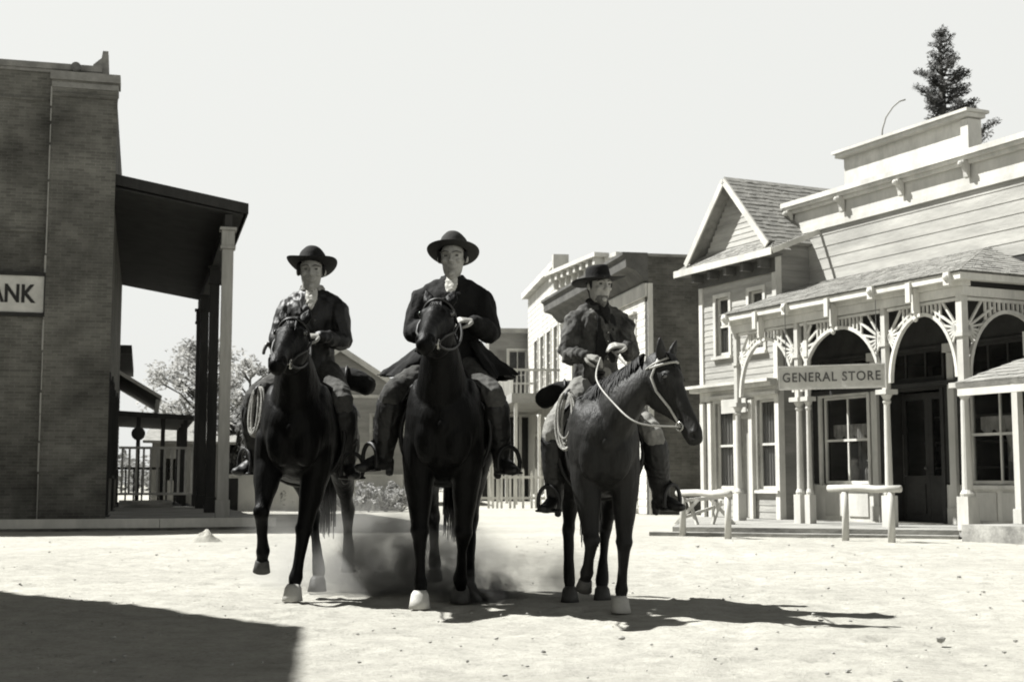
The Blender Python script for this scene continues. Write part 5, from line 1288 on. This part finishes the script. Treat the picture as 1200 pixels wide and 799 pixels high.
    for S_, q in (('L', 1), ('R', -1)):
        kn, an, to = p['kn'+S_], p['an'+S_], p['to'+S_]; fd = (to-an); fd.z = 0; fd.normalize(); sw = V((0, 0, 1)).cross(fd)
        mb = MB(); limb(mb, [lerp(kn, an, .16), lerp(kn, an, .3), lerp(kn, an, .6), lerp(kn, an, .9), an+V((0, 0, -.02))], [(.098, .100), (.096, .102), (.084, .092), (.066, .076), (.058, .068)], side=sw)
        sole = to.z-.035
        mb.loft([(an-fd*.055+V((0, 0, -.055)), .034, .040, sw), (an+fd*.01+V((0, 0, -.045)), .048, .062, sw), (lerp(an, to, .55)+V((0, 0, -.012)), .052, .048, sw), (to, .054, .036, sw), (to+fd*.05+V((0, 0, -.004)), .034, .026, sw)], side=sw, seg=16, sub=4)
        mb.loft([(an-fd*.055+V((0, 0, -.075)), .030, .030, sw), (an-fd*.05+V((0, 0, -.125)), .026, .028, sw)], side=sw, seg=10, sub=2)
        bt = O_('boot', mb, .007, bm_, 2, folds(.005, (14, 14, 14), 2))
    return r

def stirrup(h, to, an, q, top):
    """wooden stirrup ring round the ball of the foot with its leather; part of the horse's tack"""
    to, an = V(to), V(an); fd = (to-an); fd.z = 0; fd.normalize(); sw = V((0, 0, 1)).cross(fd); c = lerp(an, to, .72)+V((0, 0, .03)); mb = MB()
    pts = []
    for k in range(28):
        a = 2*PI*k/28; x = .082*math.cos(a)*(1.0 if math.sin(a) > 0 else 1.05); z = .10*math.sin(a)
        if math.sin(a) < 0: z = -.075*min(1, abs(math.sin(a))*1.9)
        pts.append(c+sw*x+V((0, 0, z+.005)))
    mb.tube(pts, .015, 8, closed=True)
    mb.loft([(c+sw*-.09+V((0, 0, -.072)), .036, .010, fd), (c+V((0, 0, -.076)), .034, .010, fd), (c+sw*.09+V((0, 0, -.072)), .036, .010, fd)], side=fd, seg=8, sub=3)
    s_ = mb.build('stirrup', 'leather', h, True)
    mb = MB(); T_ = V(top); a = c+V((0, 0, .10)); mb.loft([(a, .016, .006, fd), (lerp(a, T_, .25), .024, .006, V((1, 0, 0))), (lerp(a, T_, .6)+V((0, q*.03, 0)), .055, .007, V((1, 0, 0))), (T_, .07, .007, V((1, 0, 0)))], side=(1, 0, 0), seg=10, sub=4); mb.build('stirrup_leather', 'saddle', h, True)
M['beardmat'] = mat('grizzled_beard', .11, .4, 30, .8, .5, 90)

def std(n): return V(n)
# ------------------------------------------------------------ middle horse and rider
Vd = lambda **k: {a: (V(b_) if isinstance(b_, tuple) else b_) for a, b_ in k.items()}
sC = 1.04; LC = V((-.46, 9.8, 0))
pC = Vd(pel=(-.08, .02, 1.60), neck=(-.03, .03, 2.19), head=(.02, .03, 2.365), face=(1, -.08, -.04), shL=(-.03, .215, 2.10), shR=(-.03, -.175, 2.10), elL=(.03, .285, 1.83), elR=(.02, -.23, 1.83),
    wrL=(.24, .17, 1.88), wrR=(.27, -.08, 1.86), hdL=(.55, -.75, .08), hdR=(.6, .6, 0), pnL=(-.3, -.2, -.8), pnR=(-.3, .2, -.8), hipL=(-.02, .13, 1.58), hipR=(-.02, -.13, 1.58),
    knL=(.28, .32, 1.36), knR=(.28, -.36, 1.38), anL=(.12, .37, .965), anR=(.12, -.43, .985), toL=(.24, .44, .88), toR=(.22, -.55, .90), bulk=.036, hem=1.46, fold=.009, seed=4, tr=.2, shirtm='shirt')
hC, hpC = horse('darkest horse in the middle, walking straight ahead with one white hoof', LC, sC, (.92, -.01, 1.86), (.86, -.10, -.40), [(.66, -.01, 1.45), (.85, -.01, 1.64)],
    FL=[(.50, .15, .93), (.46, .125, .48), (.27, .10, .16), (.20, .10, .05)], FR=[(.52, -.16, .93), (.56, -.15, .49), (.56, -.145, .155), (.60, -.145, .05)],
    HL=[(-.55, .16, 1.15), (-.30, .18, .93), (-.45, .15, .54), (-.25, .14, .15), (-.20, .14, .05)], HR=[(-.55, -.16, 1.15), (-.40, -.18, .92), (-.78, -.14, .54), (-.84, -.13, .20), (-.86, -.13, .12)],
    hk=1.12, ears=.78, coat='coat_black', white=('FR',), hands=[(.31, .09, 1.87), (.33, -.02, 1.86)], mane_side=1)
rC = rider('rider in the middle in a long black coat and round dark hat', LC, sC, pC, 'coat', 'wool', 'trouser_mid', 'leather', dict(ch=.125, br=.182, curl=.018, dip=.0, pitch=-.36), 'felt_grey')
for q, S_ in ((1, 'L'), (-1, 'R')): stirrup(hC, pC['to'+S_], pC['an'+S_], q, (-.02, .325*q, 1.25))
# ------------------------------------------------------------ left
sL = 1.04; LL = V((-1.54, 10.35, 0))
pL = Vd(pel=(-.08, .0, 1.60), neck=(-.03, .005, 2.185), head=(.02, .005, 2.355), face=(1, .12, -.06), shL=(-.0, .195, 2.10), shR=(-.05, -.165, 2.11), elL=(.04, .25, 1.82), elR=(.02, -.23, 1.84),
    wrL=(.27, .10, 1.83), wrR=(.25, -.09, 1.80), hdL=(.6, -.6, 0), hdR=(.6, .6, 0), pnL=(-.3, -.2, -.8), pnR=(-.3, .2, -.8), hipL=(-.02, .13, 1.58), hipR=(-.02, -.13, 1.58),
    knL=(.28, .28, 1.36), knR=(.28, -.34, 1.38), anL=(.12, .30, .93), anR=(.12, -.36, .96), toL=(.24, .36, .85), toR=(.20, -.45, .88), bulk=.017, seed=9, tr=.35, shirtm='shirt', scarf='kerchief_pale', fold=.010, fs=(12, 12, 6))
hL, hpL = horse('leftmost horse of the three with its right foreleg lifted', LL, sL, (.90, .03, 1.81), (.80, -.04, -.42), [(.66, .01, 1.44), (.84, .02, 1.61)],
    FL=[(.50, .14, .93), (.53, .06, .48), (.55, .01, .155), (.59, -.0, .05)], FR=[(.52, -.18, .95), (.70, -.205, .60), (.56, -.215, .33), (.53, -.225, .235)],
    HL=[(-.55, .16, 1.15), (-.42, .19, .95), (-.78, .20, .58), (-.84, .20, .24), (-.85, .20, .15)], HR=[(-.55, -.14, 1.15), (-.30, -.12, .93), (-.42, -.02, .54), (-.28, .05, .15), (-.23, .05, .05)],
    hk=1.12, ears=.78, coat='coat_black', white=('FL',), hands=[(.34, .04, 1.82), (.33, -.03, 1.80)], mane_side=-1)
rL = rider('left rider in dark leather jacket with pale kerchief and curled-brim hat', LL, sL, pL, 'jacket', 'leather', 'trouser_mid', 'leather', dict(ch=.125, br=.185, curl=.055, dip=.01, wav=.012, pitch=-.30, roll=-.08), 'felt_black')
for q, S_ in ((1, 'L'), (-1, 'R')): stirrup(hL, pL['to'+S_], pL['an'+S_], q, (-.02, .325*q, 1.25))
# ------------------------------------------------------------ right
sR = .93; LR = V((.59, 9.35, 0))
pR = Vd(pel=(-.08, -.01, 1.60), neck=(-.03, .0, 2.19), head=(.02, .012, 2.355), face=(1, .52, -.04), shL=(-.05, .19, 2.09), shR=(.02, -.18, 2.10), elL=(.05, .24, 1.84), elR=(.08, -.225, 1.82),
    wrL=(.27, .19, 1.86), wrR=(.24, -.11, 1.80), hdL=(.35, -.85, .12), hdR=(.35, .9, -.25), pnL=(-.4, -.2, -.8), pnR=(-.5, .1, -.8), hipL=(-.02, .13, 1.56), hipR=(-.02, -.13, 1.56),
    knL=(.30, .37, 1.22), knR=(.28, -.335, 1.27), anL=(.14, .44, .80), anR=(.14, -.325, .79), toL=(.25, .54, .72), toR=(.27, -.39, .71), bulk=.016, hs=1.02, seed=14, tr=.25, shirtm='vest', scarf='scarf', vest=True, beard=True, fold=.019, fs=(12, 12, 6), curl=.8)
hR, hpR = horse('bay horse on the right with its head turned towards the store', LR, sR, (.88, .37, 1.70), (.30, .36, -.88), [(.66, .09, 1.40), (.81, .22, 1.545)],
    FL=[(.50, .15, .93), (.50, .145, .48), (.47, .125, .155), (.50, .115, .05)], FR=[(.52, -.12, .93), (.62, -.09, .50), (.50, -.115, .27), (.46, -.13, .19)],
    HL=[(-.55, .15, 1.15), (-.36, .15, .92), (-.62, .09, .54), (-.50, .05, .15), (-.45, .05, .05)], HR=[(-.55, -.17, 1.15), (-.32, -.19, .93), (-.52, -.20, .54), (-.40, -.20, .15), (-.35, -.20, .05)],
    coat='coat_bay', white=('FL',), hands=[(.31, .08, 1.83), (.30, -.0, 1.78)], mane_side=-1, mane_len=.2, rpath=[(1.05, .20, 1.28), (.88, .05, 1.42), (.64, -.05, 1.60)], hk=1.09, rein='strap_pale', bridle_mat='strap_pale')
rR = rider('right-hand rider with grey beard, flat-crowned black hat and worn open jacket over vest', LR, sR, pR, 'jacket', 'denim', 'trouser_light', 'leather', dict(ch=.115, br=.195, cw=.92, curl=.02, dip=.005, flat=True, roll=.10, pitch=-.10), 'felt_black')
for q, S_ in ((1, 'L'), (-1, 'R')): stirrup(hR, pR['to'+S_], pR['an'+S_], q, (-.02, .325*q, 1.22))
# ------------------------------------------------------------ gear
def lasso(loc, s, at, label, r=(.09, .19), seed=1, turn=-.8):
    t = thing('lasso', label, 'rope', V(loc)+V(at).to_3d()*0+(Matrix.Rotation(-PI/2, 3, 'Z') @ V(at))*s, -PI/2-turn, 'coiled ropes on the saddles', s); rnd = random.Random(seed); mb = MB()
    for k in range(7):
        ph = rnd.uniform(-.2, .2); rx = r[0]*rnd.uniform(.55, 1.15); rz = r[1]*rnd.uniform(.85, 1.08); ox = rnd.uniform(-.012, .012)
        mb.tube([V((rx*math.cos(a)+ph*.05*math.sin(a), ox-.02*k/6+.02*math.sin(a+ph), -rz+rz*math.sin(a+ph*.3))) for a in [2*PI*i/30 for i in range(30)]], .0085, 7, closed=True)
    mb.build('coil', 'rope', t, True)
    mb = MB(); mb.loft([((.0, .02, .02), .014, .006), ((0, -.02, -.01), .014, .006), ((0, -.02, -.05), .014, .006)], side=(1, 0, 0), seg=8); mb.build('tie_strap', 'saddle', t, True)
lasso(LR, sR, (.50, -.245, 1.52), 'pale coiled rope hanging at the saddle of the bay horse', (.085, .19), 1)
lasso(LL, sL, (.40, -.30, 1.46), 'pale coiled rope hanging at the saddle of the leftmost horse', (.07, .17), 2)
def bedroll(loc, s, at, label, L=.34, r=.085):
    t = thing('bedroll', label, 'bedroll', V(loc)+(Matrix.Rotation(-PI/2, 3, 'Z') @ V(at))*s, -PI/2, 'bedrolls behind the saddles', s); mb = MB()
    mb.loft([((0, -L, -.07), r*.9, r*.9), ((0, -L*.7, -.02), r, r), ((0, 0, .0), r, r), ((0, L*.7, -.02), r, r), ((0, L, -.07), r*.9, r*.9)], side=(1, 0, 0), seg=18)
    organic('blanket', mb, .009, 'bedroll', t, 1, folds(.008, (12, 4, 12), 4))
    for q in (-.55, .55):
        mb = MB(); mb.tube([(r*1.12*math.cos(a), L*q, -.012+r*1.12*math.sin(a)) for a in [2*PI*k/20 for k in range(20)]], .009, 6, closed=True); mb.build('strap', 'strap', t, True)
bedroll(LL, sL, (-.50, .03, 1.60), 'dark blanket roll tied behind the left rider', .34)
bedroll(LR, sR, (-.50, -.03, 1.60), 'dark blanket roll tied behind the right-hand rider', .36)
# revolver in a holster on the left rider's hip
t = thing('holstered_revolver', 'holstered revolver with curved grip at the hip of the left rider', 'revolver', LL+(Matrix.Rotation(-PI/2, 3, 'Z') @ V((.02, -.27, 1.70)))*sL, -PI/2, None, sL)
mb = MB(); mb.loft([((0, 0, .02), .035, .022), ((.0, -.01, -.10), .028, .018), ((.01, -.02, -.22), .018, .014)], side=(1, 0, 0), seg=12); mb.build('holster', 'leather', t, True)
mb = MB(); mb.loft([((.0, 0, .03), .014, .014), ((-.005, -.005, .07), .016, .016), ((.03, -.03, .10), .015, .017), ((.045, -.05, .06), .013, .017), ((.05, -.055, .03), .012, .014)], side=(0, 1, 0), seg=10); mb.build('grip', 'iron', t, True)

# ============================================================ dust
def dust(name, label, c, r, dens, scale, seed, v=.55, thr=.45):
    mb = MB(); mb.ball((0, 0, 0), r, 20); o = mb.build(name, None, None, True, c)
    m = bpy.data.materials.new('dust'); m.use_nodes = True; nt = m.node_tree; nt.nodes.remove(nt.nodes['Principled BSDF'])
    pv = nt.nodes.new('ShaderNodeVolumePrincipled'); pv.inputs['Color'].default_value = g(v); pv.inputs['Anisotropy'].default_value = .2
    tc = nt.nodes.new('ShaderNodeTexCoord'); n = nt.nodes.new('ShaderNodeTexNoise'); n.noise_dimensions = '4D'; n.inputs['W'].default_value = seed; n.inputs['Scale'].default_value = scale; n.inputs['Detail'].default_value = 4; n.inputs['Roughness'].default_value = .6
    nt.links.new(tc.outputs['Object'], n.inputs['Vector'])
    sc = nt.nodes.new('ShaderNodeVectorMath'); sc.operation = 'DIVIDE'; sc.inputs[1].default_value = r; nt.links.new(tc.outputs['Object'], sc.inputs[0])
    ln = nt.nodes.new('ShaderNodeVectorMath'); ln.operation = 'LENGTH'; nt.links.new(sc.outputs[0], ln.inputs[0])
    fo = nt.nodes.new('ShaderNodeMapRange'); fo.inputs['From Min'].default_value = 1; fo.inputs['From Max'].default_value = .0; fo.interpolation_type = 'SMOOTHSTEP'; nt.links.new(ln.outputs['Value'], fo.inputs['Value'])
    nr_ = nt.nodes.new('ShaderNodeMapRange'); nr_.inputs['From Min'].default_value = thr; nr_.inputs['From Max'].default_value = thr+.25; nt.links.new(n.outputs['Fac'], nr_.inputs['Value'])
    a = nt.nodes.new('ShaderNodeMath'); a.operation = 'MULTIPLY'; nt.links.new(fo.outputs[0], a.inputs[0]); nt.links.new(nr_.outputs[0], a.inputs[1])
    b_ = nt.nodes.new('ShaderNodeMath'); b_.operation = 'MULTIPLY'; nt.links.new(a.outputs[0], b_.inputs[0]); b_.inputs[1].default_value = dens
    nt.links.new(b_.outputs[0], pv.inputs['Density']); nt.links.new(pv.outputs[0], nt.nodes['Material Output'].inputs['Volume'])
    o.data.materials.append(m); tag(o, label, kind='stuff')
if DUST:
    dust('dust_cloud', 'dust kicked up behind the middle horse, shadow put into its colour', (-.78, 10.6, .12), (.95, .7, .58), 20, 4.0, 1.3, .34, .42)  # darker colour holds the shadow lying in this cloud
    dust('dust_cloud', 'pale dust drifting between the left and middle horses', (-1.25, 11.4, .15), (1.3, 1.0, .70), 4.0, 2.6, 4.1, .6, .40)
    dust('dust_cloud', 'dirt thrown up by the near fore hoof of the middle horse', (-.22, 9.75, .04), (.38, .32, .20), 45, 11, 2.2, .12, .44)
    dust('dust_cloud', 'thin dust behind the bay horse', (.22, 10.2, .10), (.8, .6, .36), 5.0, 4, 7.7, .4, .42)
if HAZE:
    mb = MB(); mb.box(-160, 160, -30, 170, -1.2, 22); o = mb.build('haze', None); m = bpy.data.materials.new('haze'); m.use_nodes = True; nt = m.node_tree; nt.nodes.remove(nt.nodes['Principled BSDF'])
    pv = nt.nodes.new('ShaderNodeVolumePrincipled'); pv.inputs['Color'].default_value = g(.9); pv.inputs['Density'].default_value = HAZE; pv.inputs['Anisotropy'].default_value = .3
    nt.links.new(pv.outputs[0], nt.nodes['Material Output'].inputs['Volume']); o.data.materials.append(m); tag(o, kind='stuff')
